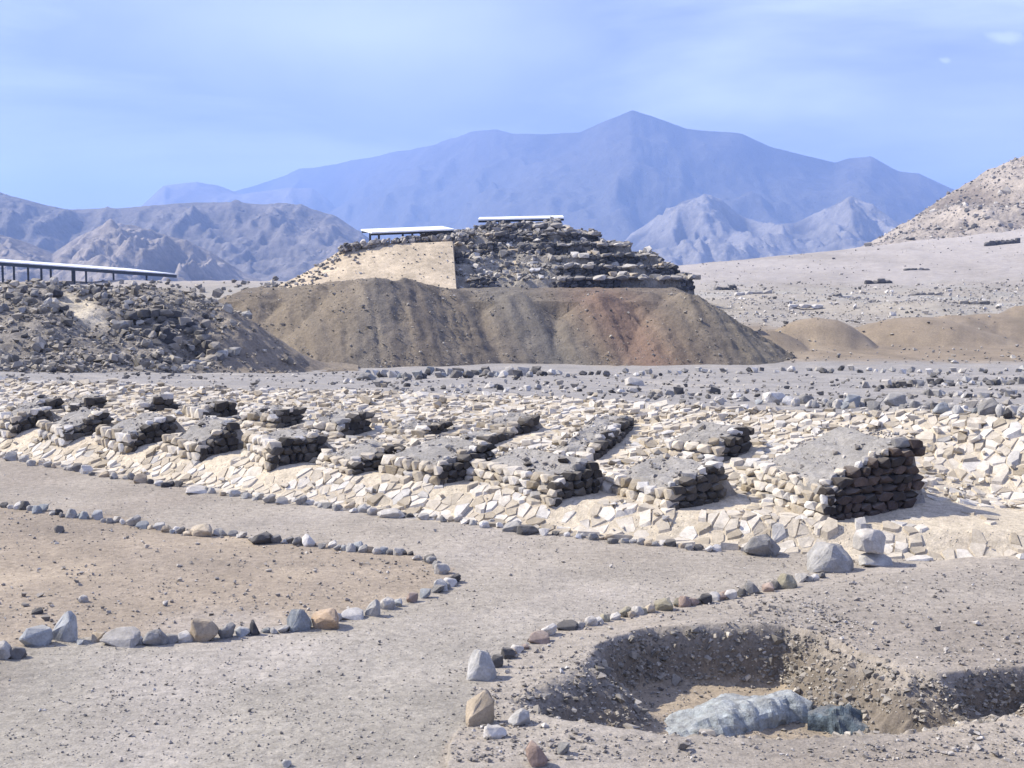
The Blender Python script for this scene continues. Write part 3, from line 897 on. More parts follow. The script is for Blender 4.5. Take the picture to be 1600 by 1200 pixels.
    o = joined_stones('loose_rubble', pp, np.clip(rg.lognormal(math.log(.085), .4, len(pp)), .04, .22) * (1 + 0.5 * q[:, 1]), 'cream', seed=22, parent=root, squash=(.35, .75))
    tag(o, kind='stuff')
facing_stones()

# ------------------------------------------------------------------ stones set along the path and around the sandy lobe
def place_stone(name, px, py, wpx, hpx, mat, label, cat='stone', group=None, k=None, deep=0.85, sink=0.24, rz=None, tilt=(0, 0), protos=None):
    g = G(px, py)
    m = g.y / FPX
    rd = random.Random(int(px * 31 + py * 7))
    pr = protos or DETAIL
    me = pr[k % len(pr)] if k is not None else rd.choice(pr)
    o = put_mesh(name, me, mat, (g.x, g.y, g.z - hpx * m * sink), (wpx * m, wpx * m * deep, hpx * m * (1 + sink) * 0.95), rd.uniform(-.5, .5) if rz is None else rz, tilt)
    tag(o, label, cat, group)
    return o

# stones one can single out: px, py of the foot, width, height, colour, label
SINGLE = [
 (4, 1028, 36, 30, 'pale', 'pale block cut by the left picture edge at the start of the border', 3),
 (28, 1028, 28, 20, 'dark', 'small dark stone between the pale edge block and the bluish flat stone', 1),
 (57, 1006, 52, 30, 'blue', 'broad bluish stone leaning beside the tall grey slab', 4),
 (100, 1002, 46, 52, 'blue', 'tall upright grey slab, highest stone of the lower border', 2),
 (156, 1002, 28, 20, 'tan', 'small tan stone just right of the tall grey slab', 5),
 (192, 1006, 56, 26, 'pale', 'long flat pale stone right of the small tan one', 8),
 (242, 1006, 42, 28, 'grey', 'low grey stone between the long flat pale one and the cream boulder', 6),
 (320, 1000, 46, 38, 'tan', 'cream faceted boulder in the lower border', 7),
 (354, 997, 30, 27, 'grey', 'grey stone touching the cream faceted boulder', 0),
 (399, 993, 24, 26, 'dark', 'small dark pointed stone standing alone in the lower border', 9),
 (468, 984, 40, 36, 'blue', 'bluish stone with pointed top beside the orange boulder', 10),
 (512, 979, 50, 32, 'orange', 'rounded orange boulder in the lower border', 11),
 (551, 966, 36, 16, 'pale', 'flat pale stone right of the orange boulder', 8),
 (582, 962, 26, 28, 'grey', 'pointed grey stone on the curve of the border', 2),
 (605, 951, 28, 20, 'pale', 'pale stone beside the pointed grey one on the curve', 3),
 (643, 940, 20, 16, 'red', 'small reddish stone on the curve of the border', 4),
 (667, 934, 24, 20, 'blue', 'dark bluish stone near the tip of the curve', 5),
 (691, 896, 26, 18, 'pale', 'white stone at the outer tip of the sandy lobe', 7),
 (411, 848, 42, 20, 'dark', 'wide dark stone like a low hump in the upper border', 6),
 (485, 853, 34, 20, 'pale', 'rounded pale boulder in the upper border', 9),
 (318, 836, 38, 20, 'tan', 'large pale tan stone in the upper border', 11),
 (209, 821, 24, 18, 'pale', 'white angular stone in the upper border near the left', 0),
 (93, 832, 16, 13, 'dark', 'lone dark stone lying on the sandy lobe below the upper border', 1),
 (59, 960, 20, 11, 'dark', 'dark flat stone lying on the sand above the tall grey slab', 2),
 (130, 940, 17, 12, 'pale', 'small pale stone lying on the sand above the small tan stone', 3),
 (752, 1060, 46, 50, 'grey', 'big upright boulder at the bend of the right border', 10),
 (776, 1042, 22, 22, 'dark', 'dark stone behind the big upright boulder', 4),
 (752, 1132, 50, 58, 'tan', 'big pale brown boulder standing below the bend', 2),
 (774, 1153, 38, 22, 'pale', 'white wedge at the foot of the big pale brown boulder', 7),
 (812, 1132, 40, 30, 'grey', 'low grey stone half buried right of the big pale brown boulder', 6),
 (843, 1196, 52, 42, 'red', 'reddish boulder near the bottom edge of the picture', 9),
 (882, 1178, 26, 24, 'grey', 'grey stone right of the reddish boulder', 5),
 (843, 1004, 34, 18, 'red', 'reddish stone on the rise of the right border', 8),
 (858, 992, 26, 20, 'pale', 'white stone beside the reddish one on the rise of the right border', 0),
 (887, 983, 34, 14, 'dark', 'long dark flat stone in the right border', 8),
 (1037, 952, 32, 20, 'olive', 'olive stone in the right border', 11),
 (1178, 928, 34, 22, 'grey', 'round grey stone in the right border', 9),
 (1229, 918, 32, 24, 'olive', 'olive brown round stone in the upper part of the right border', 10),
 (1297, 890, 74, 46, 'grey', 'largest grey boulder where the right border meets the platform', 10),
 (1366, 882, 58, 20, 'grey', 'flat dark based slab under the squared block', 8),
 (1189, 866, 58, 38, 'grey', 'grey boulder against the platform foot, dark on its right side', 6),
 (308, 770, 38, 11, 'pale', 'long flat pale stone along the platform foot near the left', 8),
 (612, 807, 48, 14, 'pale', 'long white slab lying at the platform foot', 3),
 (801, 830, 34, 18, 'grey', 'grey angular stone at the middle of the platform foot', 2),
 (824, 834, 34, 16, 'dark', 'dark hollow looking stone at the middle of the platform foot', 7),
 (448, 1197, 16, 12, 'grey', 'small grey stone lying on the path at the bottom edge', 1),
 (797, 586, 20, 16, 'pale', 'whitish boulder standing out of the dark row at the mound foot', 3),
 (990, 602, 32, 14, 'pale', 'flat white stone lying on the grey terrace behind the platform', 8),
 (1211, 628, 40, 18, 'pale', 'white rounded boulder on the back edge of the platform', 7),
 (1545, 648, 34, 28, 'grey', 'striped grey boulder on the back edge of the platform near the right', 2),
 (1397, 634, 34, 22, 'grey', 'leaning grey boulder on the back edge of the platform', 4),
 (572, 594, 32, 14, 'grey', 'long grey boulder at the left end of the dark row', 6),
]
for s in SINGLE:
    big = s[2] > 30 or s[3] > 30
    place_stone('boulder' if big else 'border_stone', s[0], s[1], s[2], s[3], s[4], s[5], 'boulder' if big else 'stone', None, s[6], deep=0.7 if 'slab' in s[5] else 0.85)
g_ = G(1366, 882)
o = place_stone('boulder', 1361, 882, 52, 34, 'pale', 'squared pale block resting on the flat slab at the end of the right border', 'boulder', None, 1, rz=0.25)
o.location.z = g_.z + 19 * g_.y / FPX

TONE = {'grey': 'grey', 'pale': 'whitish', 'tan': 'tan', 'dark': 'dark', 'blue': 'bluish grey', 'olive': 'olive', 'red': 'reddish', 'cream': 'cream', 'scree': 'brownish grey'}
def where_between(x, marks):
    for (xa, a), (xb, b) in zip(marks[:-1], marks[1:]):
        if xa <= x <= xb: return 'between %s and %s' % (a, b)
    return 'by %s' % (marks[0][1] if x < marks[0][0] else marks[-1][1])
def stone_row(pts, n, wr, hr, mats, label, group, name, jitter=2.0, avoid=True, protos=None, seed=0, marks=None):
    rd = random.Random(seed + 17)
    p = np.array(pts, float)
    seg = np.hypot(np.diff(p[:, 0]), np.diff(p[:, 1])); cum = np.concatenate([[0], np.cumsum(seg)])
    for k in range(n):
        u = (k + 0.5 + rd.uniform(-.3, .3)) / n * cum[-1]
        x = np.interp(u, cum, p[:, 0]) + rd.uniform(-1, 1) * jitter; y = np.interp(u, cum, p[:, 1]) + rd.uniform(-1, 1) * jitter
        w_ = rd.uniform(*wr); h_ = w_ * rd.uniform(*hr)
        if avoid and any(abs(x - s[0]) < (s[2] + w_) * 0.30 and abs(y - s[1]) < 9 for s in SINGLE): continue
        mt = rd.choice(mats)
        if marks:
            rel = (w_ - wr[0]) / (wr[1] - wr[0]); sh = (h_ / w_ - hr[0]) / (hr[1] - hr[0])
            wb = where_between(x, marks)
            lab = ' '.join([('tiny', 'small', 'larger')[min(2, int(rel * 3))], ('flat', 'rounded', 'upright')[min(2, int(sh * 3))], TONE[mt], label, wb])
            if len(lab.split()) > 16: lab = ' '.join(lab.split()[1:])
            if len(lab.split()) > 16: lab = ' '.join(lab.split()[1:])
        else: lab = label
        place_stone(name, x, y, w_, h_, mt, lab, 'stone', group, protos=protos)

UPM = [(-80, 'picture edge'), (93, 'lone dark stone'), (209, 'white angular stone'), (318, 'pale tan stone'), (411, 'dark hump'), (485, 'pale boulder'), (575, 'lobe narrowing'), (700, 'lobe tip')]
TIPM = [(540, 'flat pale stone'), (582, 'pointed grey stone'), (643, 'reddish stone'), (691, 'white tip stone'), (730, 'path')]
LOM = [(-80, 'picture edge'), (28, 'dark stone'), (100, 'tall slab'), (192, 'flat pale stone'), (320, 'cream boulder'), (399, 'dark pointed stone'), (468, 'bluish stone'), (560, 'orange boulder')]
RIM = [(740, 'upright boulder'), (843, 'reddish stone'), (887, 'dark flat stone'), (960, 'pit mouth'), (1037, 'olive stone'), (1178, 'round grey stone'), (1229, 'olive brown stone'), (1310, 'largest boulder')]
FOM = [(-60, 'picture edge'), (100, 'second buttress'), (200, 'third buttress'), (308, 'flat pale stone'), (425, 'square buttress'), (520, 'flattest buttress'), (612, 'white slab'), (700, 'sand patched buttress'), (801, 'grey angular stone'), (900, 'broad buttress'), (1050, 'compact buttress'), (1189, 'grey boulder')]
DAM = [(540, 'rubble hill'), (600, 'long grey boulder'), (660, 'left mound lobe'), (730, 'mound middle'), (797, 'whitish boulder'), (880, 'reddish mound streak')]
FAM = [(850, 'whitish boulder'), (930, 'reddish mound streak'), (1000, 'flat white stone'), (1100, 'mound right end'), (1211, 'white rounded boulder'), (1330, 'low brown heaps'), (1450, 'pale plain'), (1640, 'picture edge')]
MIM = [(1350, 'grey gravel'), (1410, 'leaning grey boulder'), (1480, 'brown heap'), (1545, 'striped boulder'), (1640, 'picture edge')]
SHM = [(1420, 'leaning grey boulder'), (1490, 'middle row'), (1545, 'striped boulder'), (1640, 'picture edge')]
BAM = [(1160, 'small edge stones'), (1211, 'white rounded boulder'), (1300, 'largest buttress'), (1397, 'leaning grey boulder'), (1470, 'middle row'), (1545, 'striped boulder'), (1660, 'picture edge')]
BSM = [(500, 'rubble hill'), (572, 'long grey boulder'), (690, 'mound middle'), (797, 'whitish boulder'), (890, 'reddish streak'), (990, 'flat white stone'), (1080, 'hollow faced block'), (1200, 'white rounded boulder')]
MIXED = ['grey', 'pale', 'grey', 'tan', 'dark', 'pale', 'blue']
stone_row([(-60, 782), (0, 792), (50, 798), (116, 809), (209, 820), (270, 834), (350, 838), (411, 845), (485, 853), (560, 861), (636, 869), (668, 876)], 70, (9, 21), (0.55, 0.85), MIXED,
          'stone in upper lobe border', 'upper border of the sandy lobe', 'border_stone', 2.2, seed=1, marks=UPM)
stone_row([(668, 876), (690, 890), (708, 905), (704, 918), (667, 934), (605, 952), (551, 966)], 36, (16, 27), (0.55, 0.85), ['grey', 'pale', 'grey', 'blue', 'dark'],
          'stone on the lobe tip', 'tip of the sandy lobe border', 'border_stone', 2.5, seed=2, marks=TIPM)
stone_row([(551, 966), (468, 984), (399, 993), (320, 1000), (242, 1006), (156, 1004), (57, 1010), (0, 1030), (-60, 1050)], 52, (14, 30), (0.5, 0.8), ['grey', 'dark', 'blue', 'pale', 'grey'],
          'stone in lower lobe border', 'lower border of the sandy lobe', 'border_stone', 3, seed=3, marks=LOM)
stone_row([(760, 1052), (800, 1024), (843, 1003), (887, 983), (953, 969), (1004, 958), (1085, 944), (1178, 927), (1262, 909), (1300, 896)], 52, (13, 24), (0.55, 0.85), ['grey', 'pale', 'tan', 'dark', 'pale', 'olive', 'red'],
          'stone in right path border', 'right border of the path', 'border_stone', 2, seed=4, marks=RIM)
stone_row([(-40, 706), (5, 714), (49, 725), (95, 733), (154, 743), (245, 757), (308, 768), (364, 774), (402, 781), (504, 791), (545, 799), (612, 806), (703, 816), (775, 824), (870, 836), (950, 846), (1060, 856), (1130, 862)], 95, (9, 22), (0.5, 0.8), ['tan', 'pale', 'grey', 'pale', 'grey', 'dark'],
          'stone at platform foot', 'stones along the platform foot', 'edging_stone', 2.6, seed=5, marks=FOM)
stone_row([(560, 588), (640, 590), (720, 588), (800, 586), (862, 586)], 46, (9, 20), (0.55, 0.9), ['dark', 'grey', 'dark', 'blue', 'pale'],
          'stone at mound foot', 'dark row at the mound foot', 'row_stone', 4, protos=MID, seed=6, marks=DAM)
stone_row([(862, 588), (1000, 586), (1150, 582), (1300, 581), (1450, 584), (1620, 580)], 56, (7, 15), (0.5, 0.8), ['grey', 'pale', 'dark', 'grey'],
          'stone in farthest terrace row', 'farthest stone row on the terrace', 'row_stone', 3, protos=MID, seed=7, marks=FAM)
stone_row([(1365, 610), (1430, 604), (1500, 601), (1620, 598)], 34, (9, 18), (0.5, 0.85), ['dark', 'grey', 'pale', 'dark'],
          'stone in middle terrace row', 'middle stone row on the terrace', 'row_stone', 3, protos=MID, seed=8, marks=MIM)
stone_row([(1440, 618), (1530, 620), (1620, 618)], 18, (9, 18), (0.5, 0.85), ['dark', 'grey', 'pale', 'grey'],
          'stone in short row', 'short stone row on the terrace', 'row_stone', 3, protos=MID, seed=9, marks=SHM)
stone_row([(1180, 628), (1260, 634), (1340, 638), (1420, 640), (1500, 646), (1570, 650), (1640, 652)], 40, (14, 30), (0.6, 0.95), ['pale', 'grey', 'pale', 'grey', 'blue', 'dark'],
          'boulder on platform back edge', 'boulders on the platform back edge', 'edge_boulder', 3.5, protos=DETAIL, seed=10, marks=BAM)
stone_row([(520, 600), (640, 606), (760, 610), (880, 614), (1010, 618), (1170, 626)], 44, (8, 18), (0.5, 0.8), ['pale', 'grey', 'cream', 'dark', 'pale'],
          'stone on platform back edge', 'small stones on the platform back edge', 'edge_stone', 5, protos=MID, seed=11, marks=BSM)

def rand_ground(n, box, seed, cond=None, cluster=True):
    rg = np.random.default_rng(seed)
    out = []
    x0, x1, y0, y1 = box
    py = rg.uniform(y0, y1, n); px = rg.uniform(x0, x1, n)
    d = CAMH * FPX / (py - HORIZ)
    for it in range(3):
        x = (px - 800) / FPX * d
        z = H(x, d)
        d = (CAMH - z) * FPX / (py - HORIZ)
    x = (px - 800) / FPX * d
    ok = np.ones(n, bool) if cond is None else cond(x, d)
    if cluster: ok = ok & (fbm(x * 0.9, d * 0.9, 3, seed) + 0.25 * fbm(x * 4, d * 4, 2, seed + 1) > rg.uniform(-.35, .22, n))
    x, d = x[ok], d[ok]
    return np.column_stack([x, d, H(x, d)])

# pebbles: on the lobe, the path and the right bank
pp = rand_ground(2600, (-40, 700, 795, 1010), 71, lambda x, y: in_poly(x, y, LOBE))
sz = np.random.default_rng(1).lognormal(math.log(0.024), 0.5, len(pp))
tag(joined_stones('gravel', pp, np.clip(sz, 0.01, 0.10), 'pebble', seed=3), 'scattered pebbles on the sandy lobe inside the stone border', 'gravel', None, 'stuff')
pp = rand_ground(11000, (-60, 1660, 720, 1210), 72, lambda x, y: (y < base_y(x) - .1) & ~in_poly(x, y, LOBE) & ~in_poly(x, y, RSIDE))
sz = np.random.default_rng(2).lognormal(math.log(0.016), 0.4, len(pp))
tag(joined_stones('gravel', pp, np.clip(sz, 0.008, 0.06), 'pebble', seed=4), 'fine gravel strewn over the wide grey path', 'gravel', None, 'stuff')
pp = rand_ground(10000, (700, 1680, 880, 1210), 73, lambda x, y: in_poly(x, y, RSIDE))
sz = np.random.default_rng(3).lognormal(math.log(0.02), 0.5, len(pp))
tag(joined_stones('gravel', pp, np.clip(sz, 0.008, 0.10), 'pebble', seed=5), 'gravel on the bank around the excavated pit', 'gravel', None, 'stuff')
# stones sticking out of the pit walls
rg = np.random.default_rng(74)
q = np.column_stack([rg.uniform(-0.3, 6.5, 26000), rg.uniform(11, 15.2, 26000)])
dp = pit_depth(q[:, 0], q[:, 1])
q = q[(dp > 0.04) & (dp < 0.55 * np.where(q[:, 0] > 3.4, .66, 1))][:5000]
q2 = np.column_stack([rg.uniform(0.5, 6.5, 60000), rg.uniform(12.4, 15.2, 60000)])
d2 = pit_depth(q2[:, 0], q2[:, 1]); sl2 = np.abs(pit_depth(q2[:, 0], q2[:, 1] + .03) - d2)
q = np.concatenate([q, q2[(d2 > .04) & (d2 < .58) & (sl2 > .035)][:1800]])
pp = np.column_stack([q, H(q[:, 0], q[:, 1])])
tag(joined_stones('pit_rubble', pp, np.clip(rg.lognormal(math.log(0.028), 0.55, len(pp)), 0.01, 0.13), 'scree', seed=6, sink=0.45), 'stony crumbling earth of the pit walls', 'rubble', None, 'stuff')
# terrace and back field
pp = rand_ground(3000, (-60, 1660, 578, 655), 75, lambda x, y: (y > top_y(x)) & (y < 76))
sz = np.random.default_rng(5).lognormal(math.log(0.085), 0.45, len(pp))
tag(joined_stones('field_stones', pp, np.clip(sz, 0.03, 0.3), 'mixed', seed=7), 'scattered field stones on the grey terrace behind the platform', 'rubble', None, 'stuff')

# outcrop in the pit
def outcrop(label, path, rad, seed, mat='bedrock', drop=0.07):
    # a rough ridge of bedrock along a bent line: rings around the spine, displaced
    rd = np.random.default_rng(seed)
    pth = np.array(path, float); pth[:, 2] -= drop; n, m = 60, 34
    cum = np.concatenate([[0], np.cumsum(np.linalg.norm(np.diff(pth, axis=0), axis=1))]); u = np.linspace(0, cum[-1], n)
    c = np.stack([np.interp(u, cum, pth[:, k]) for k in range(3)], -1)
    t = np.gradient(c[:, :2], axis=0); t /= np.linalg.norm(t, axis=1)[:, None]
    r = np.interp(u / cum[-1], np.linspace(0, 1, len(rad)), [a for a, _ in rad]); hz = np.interp(u / cum[-1], np.linspace(0, 1, len(rad)), [b for _, b in rad])
    V = []
    for i in range(n):
        for j in range(m):
            a = 2 * math.pi * j / m
            ca, sa = math.cos(a), math.sin(a)
            ca = math.copysign(abs(ca) ** 0.8, ca); sa = math.copysign(abs(sa) ** 0.75, sa)
            p = c[i] + np.array([-t[i, 1] * ca * r[i], t[i, 0] * ca * r[i], sa * hz[i]])
            V.append(p)
    V = np.array(V)
    cen = np.repeat(c, m, 0)
    nrm = V - cen
    k = fbm(V[:, 0] * 3.2 + V[:, 2] * 2, V[:, 1] * 3.2 - V[:, 2] * 2, 4, seed) * 0.9 + (ridged(V[:, 0] * 2.6 + V[:, 2], V[:, 1] * 5 + V[:, 2] * 2, 3, seed + 3) - 0.6) * 0.45 + (ridged(V[:, 0] * 6 + V[:, 2] * 3, V[:, 1] * 7 - V[:, 2] * 4, 2, seed + 7) - 0.6) * 0.30
    V = V + nrm * k[:, None]
    f4 = []
    for i in range(n - 1):
        for j in range(m):
            a, b = i * m + j, i * m + (j + 1) % m
            f4 += [(a, b, b + m), (a, b + m, a + m)]
    V = np.vstack([V, c[:1], c[-1:]])
    for j in range(m):
        f4 += [(len(V) - 2, (j + 1) % m, j), (len(V) - 1, (n - 1) * m + j, (n - 1) * m + (j + 1) % m)]
    me = np_mesh('bedrock_outcrop', V, np.array(f4))
    o = link('bedrock_outcrop', me, None, M[mat])
    return tag(o, label, 'rock outcrop')
def fl(px, py, d, up=0.0):
    p = P(px, py, d); return (p[0], d, float(H(np.array([p[0]]), np.array([d]))[0]) + up)
outcrop('pale bluish bedrock hump arching across the pit floor', [P(992, 1160, 13.0), P(1080, 1136, 13.2), P(1160, 1118, 13.4), P(1225, 1106, 13.5), P(1268, 1112, 13.4)], [(0.12, .08), (0.31, .16), (0.34, .21), (0.26, .23), (0.10, .14)], 5)
outcrop('dark sided bluish bedrock lump at the right end of the pit floor', [P(1262, 1124, 13.2), P(1300, 1122, 13.15), P(1365, 1138, 13.0), P(1435, 1164, 12.7)], [(0.09, .13), (0.20, .22), (0.22, .20), (0.10, .12)], 8, 'bedrockdark')

# ------------------------------------------------------------------ the rubble hill on the left
RH_CREST = [(-500, 430), (-150, 440), (0, 447), (60, 442), (100, 447), (170, 448), (240, 447), (300, 456), (350, 474), (400, 504), (440, 535), (475, 562), (510, 584), (560, 596)]
def rubble_hill():
    px = np.arange(-500, 561, 3.0)
    d1 = 62.0
    zc = np.array([zat(v, d1) for v in lerp_pts(px, RH_CREST)])
    foot = lerp_pts(px, [(-500, 44), (0, 45), (150, 47.5), (300, 52), (420, 56), (520, 60)])
    ts = np.concatenate([np.linspace(-0.03, 1, 150), 1 + np.linspace(0, 1, 30)[1:]])
    T, PX = np.meshgrid(ts, px, indexing='ij')
    D = np.where(T <= 1, foot + (d1 - foot) * T, d1 + (T - 1) * 22)
    X = (PX - 800) / FPX * D
    g = H(X, D)
    tt = np.clip(T, 0, 1)
    hz = np.maximum(np.broadcast_to(zc, T.shape), g)
    Z = g + (hz - g) * (0.55 * tt + 0.45 * sstep(0.05, 0.85, tt)) - np.where(T > 1, (T - 1) * np.maximum(hz - g, 0) * 1.1, 0)
    rough = fbm(X * 0.45, D * 0.45, 4, 301) * 0.9 + (ridged(X * 0.9, D * 0.9, 4, 302) - .6) * 0.35
    Z = Z + rough * np.minimum(1, tt * 5) * (0.5 + 0.5 * (1 - sstep(.7, 1, tt)))
    Z = np.where(T < 0, g - 0.3, Z)
    # a collapsed trench on the slope
    ppx, ppy = pxof(X, D, Z)
    tr = np.exp(-(((ppx - 300) / 26) ** 2 + ((ppy - 535) / 26) ** 2)) * 0.7 + np.exp(-(((ppx - 225) / 40) ** 2 + ((ppy - 505) / 9) ** 2)) * 0.5
    Z = Z - tr
    n = fbm(X * .5, D * .5, 4, 305)
    col = np.empty(T.shape + (3,)); col[:] = (0.245, 0.22, 0.19)
    def put(m, c): col[:] = col * (1 - m[..., None]) + np.array(c) * m[..., None]
    put(sstep(0, .3, n), (0.30, 0.27, 0.225))
    pale = np.exp(-(((ppx - 130 - (ppy - 485) * 1.0) / 26) ** 2 + ((ppy - 485) / 26) ** 4))
    put(np.clip(pale * 1.4, 0, 1), (0.50, 0.44, 0.34))
    put(sstep(250, 420, ppx) * 0.85, (0.24, 0.20, 0.155))
    me = np_mesh('rubble_hill', np.stack([X, D, Z], -1).reshape(-1, 3), grid_faces(*T.shape), True, col.reshape(-1, 3))
    tag(link('rubble_hill', me, None, M['hill']), kind='structure')
    return X, D, Z, T
LX, LD, LZ, LT = rubble_hill()
def pick_surface(X, D, Z, n, seed, mask=None):
    rg = np.random.default_rng(seed)
    w_ = np.ones(X.shape) if mask is None else mask.astype(float)
    idx = rg.choice(X.size, n, p=(w_ / w_.sum()).ravel())
    return np.column_stack([X.ravel()[idx], D.ravel()[idx], Z.ravel()[idx]]) + np.column_stack([rg.normal(0, .05, n), rg.normal(0, .05, n), np.zeros(n)])
lpx, lpy = pxof(LX, LD, LZ)
dens = (LT > 0) & (LT < 1.1) & (lpx > -60) & (lpx < 470)
wgt = dens * (0.12 + 1.0 * sstep(400, 300, lpx)) * (0.3 + sstep(-.2, .2, fbm(LX * .6, LD * .6, 3, 311))) * (1 - np.clip(1.4 * np.exp(-(((lpx - 130 - (lpy - 485) * 1.0) / 30) ** 2 + ((lpy - 485) / 26) ** 4)), 0, .97))
pp = pick_surface(LX, LD, LZ, 3600, 312, wgt)
sz = np.clip(np.random.default_rng(6).lognormal(math.log(0.115), 0.6, len(pp)), 0.04, 0.5)
tag(joined_stones('hillside_rubble', pp, sz, 'scree', seed=8), 'dark broken stones covering the rubble hill on the left', 'rubble', None, 'stuff')
def surf_at(px, py, tol=4):
    k = np.argmin((lpx - px) ** 2 + (lpy - py) ** 2 + np.where((LT < 0) | (LT > 1), 1e6, 0))
    return Vector((LX.ravel()[k], LD.ravel()[k], LZ.ravel()[k]))
def hill_stone(px, py, wpx, hpx, mat, label, group=None, k=0, cat='boulder', name='boulder'):
    g = surf_at(px, py); m = g.y / FPX
    o = put_mesh(name, DETAIL[k % 12], mat, (g.x, g.y, g.z - hpx * m * .15), (wpx * m, wpx * m * .9, hpx * m * 1.15), k * 1.1)
    return tag(o, label, cat, group)
hill_stone(86, 447, 16, 15, 'pale', 'whitish boulder on the crest of the rubble hill', None, 1)
hill_stone(90, 462, 26, 16, 'dark', 'dark boulder just below the whitish crest boulder', None, 2)
hill_stone(210, 446, 11, 9, 'pale', 'small pale boulder on the crest right of the pavilion posts', None, 3)
rd = random.Random(91)
for k in range(46):
    x, y = rd.choice([(rd.uniform(0, 120), rd.uniform(450, 490)), (rd.uniform(0, 400), rd.uniform(460, 600)), (rd.uniform(160, 340), rd.uniform(480, 560))])
    mt, w_, h_ = rd.choice(['dark', 'dark', 'grey', 'scree']), rd.uniform(11, 20), rd.uniform(8, 14)
    at = 'near the crest' if y < 475 else 'near the foot' if y > 560 else 'at mid height'
    by = 'below the pavilion' if x < 95 else 'beside the pale scar' if x < 180 else 'around the broken walls' if x < 330 else 'towards brown mound'
    if 100 < x - (y - 485) < 160: x += 50
    hill_stone(x, y, w_, h_, mt, ' '.join([('medium', 'large', 'huge')[min(2, int((w_ - 11) / 3))], 'flat' if h_ / w_ < .65 else 'chunky', TONE[mt], 'stone on the rubble hill', at, by]), 'large stones on the rubble hill', k, 'stone', 'hill_stone')
def ruin_wall(pts, label, hgt, seed, mat='dark'):
    rd = random.Random(seed)
    P0 = [surf_at(*p) for p in pts]
    root = empty('ruined_wall', P0[0]); tag(root, label, 'ruined wall', 'broken walls on the rubble hill')
    for a, b in zip(P0[:-1], P0[1:]):
        L = (b - a).length; n = max(2, int(L / 0.42))
        for i in range(n):
            for r in range(hgt):
                q = a.lerp(b, (i + .5 + .4 * (r % 2)) / n)
                put_mesh('stone', rd.choice(BOXY), rd.choice([mat, mat, 'scree']), (q.x + rd.uniform(-.08, .08), q.y + rd.uniform(-.1, .1), q.z - .12 + r * .28), (rd.uniform(.4, .6), rd.uniform(.3, .5), rd.uniform(.26, .36)), math.atan2(b.y - a.y, b.x - a.x) + rd.uniform(-.2, .2), (0, 0), root)
ruin_wall([(186, 510), (225, 502), (276, 502)], 'dark broken wall running level across the rubble hill', 2, 1)
ruin_wall([(278, 512), (298, 518), (314, 534), (322, 550), (334, 552)], 'dark curved broken wall above the hollow in the rubble hill', 2, 2)
ruin_wall([(240, 520), (258, 532), (272, 545)], 'dark short broken wall left of the hollow in the rubble hill', 2, 3)
ruin_wall([(290, 578), (310, 566), (336, 560), (372, 548)], 'grey low broken wall at the foot of the rubble hill', 1, 4, 'grey')

# ------------------------------------------------------------------ spoil mound and stepped pyramid
CRESTS = [[(300, 478, 87), (360, 462, 87), (430, 452, 87), (500, 443, 85.5), (560, 436, 83.5), (590, 434, 81)], [(590, 434, 81), (640, 438, 83), (690, 449, 86), (740, 454, 87)],
          [(740, 454, 87), (830, 455, 86.5), (930, 454, 86.5), (1000, 456, 86), (1050, 458, 85), (1090, 468, 85), (1112, 482, 86)],
          [(430, 452, 87), (404, 462, 84)], [(500, 443, 85.5), (494, 446, 83.6)], [(690, 449, 86), (700, 453, 84.4)], [(800, 455, 86.5), (806, 457, 84.2)], [(930, 454, 86.5), (940, 456, 83.8)], [(1010, 456, 86), (1016, 458, 84.6)], [(1050, 458, 85), (1076, 461, 82)], [(320, 474, 87), (318, 500, 80)]]
def spoil_z(X, Y):
    z = np.full(X.shape, -50.0)
    warp = 0.9 * fbm(X * 0.35, Y * 0.12, 3, 401)
    for line in CRESTS:
        pts = [P(*p) for p in line]
        for a, b in zip(pts[:-1], pts[1:]):
            dx, dy = b[0] - a[0], b[1] - a[1]
            t = np.clip(((X - a[0]) * dx + (Y - a[1]) * dy) / (dx * dx + dy * dy), 0, 1)
            dist = np.hypot(X - a[0] - t * dx, Y - a[1] - t * dy)
            cz = a[2] + t * (b[2] - a[2])
            front = Y < a[1] + t * dy
            sl = np.where(front, 0.66, 0.6)
            z = np.maximum(z, cz - sl * np.sqrt(dist ** 2 + 0.12) + 0.2 + warp * 0.25 * np.minimum(1, dist / 2))
    return z
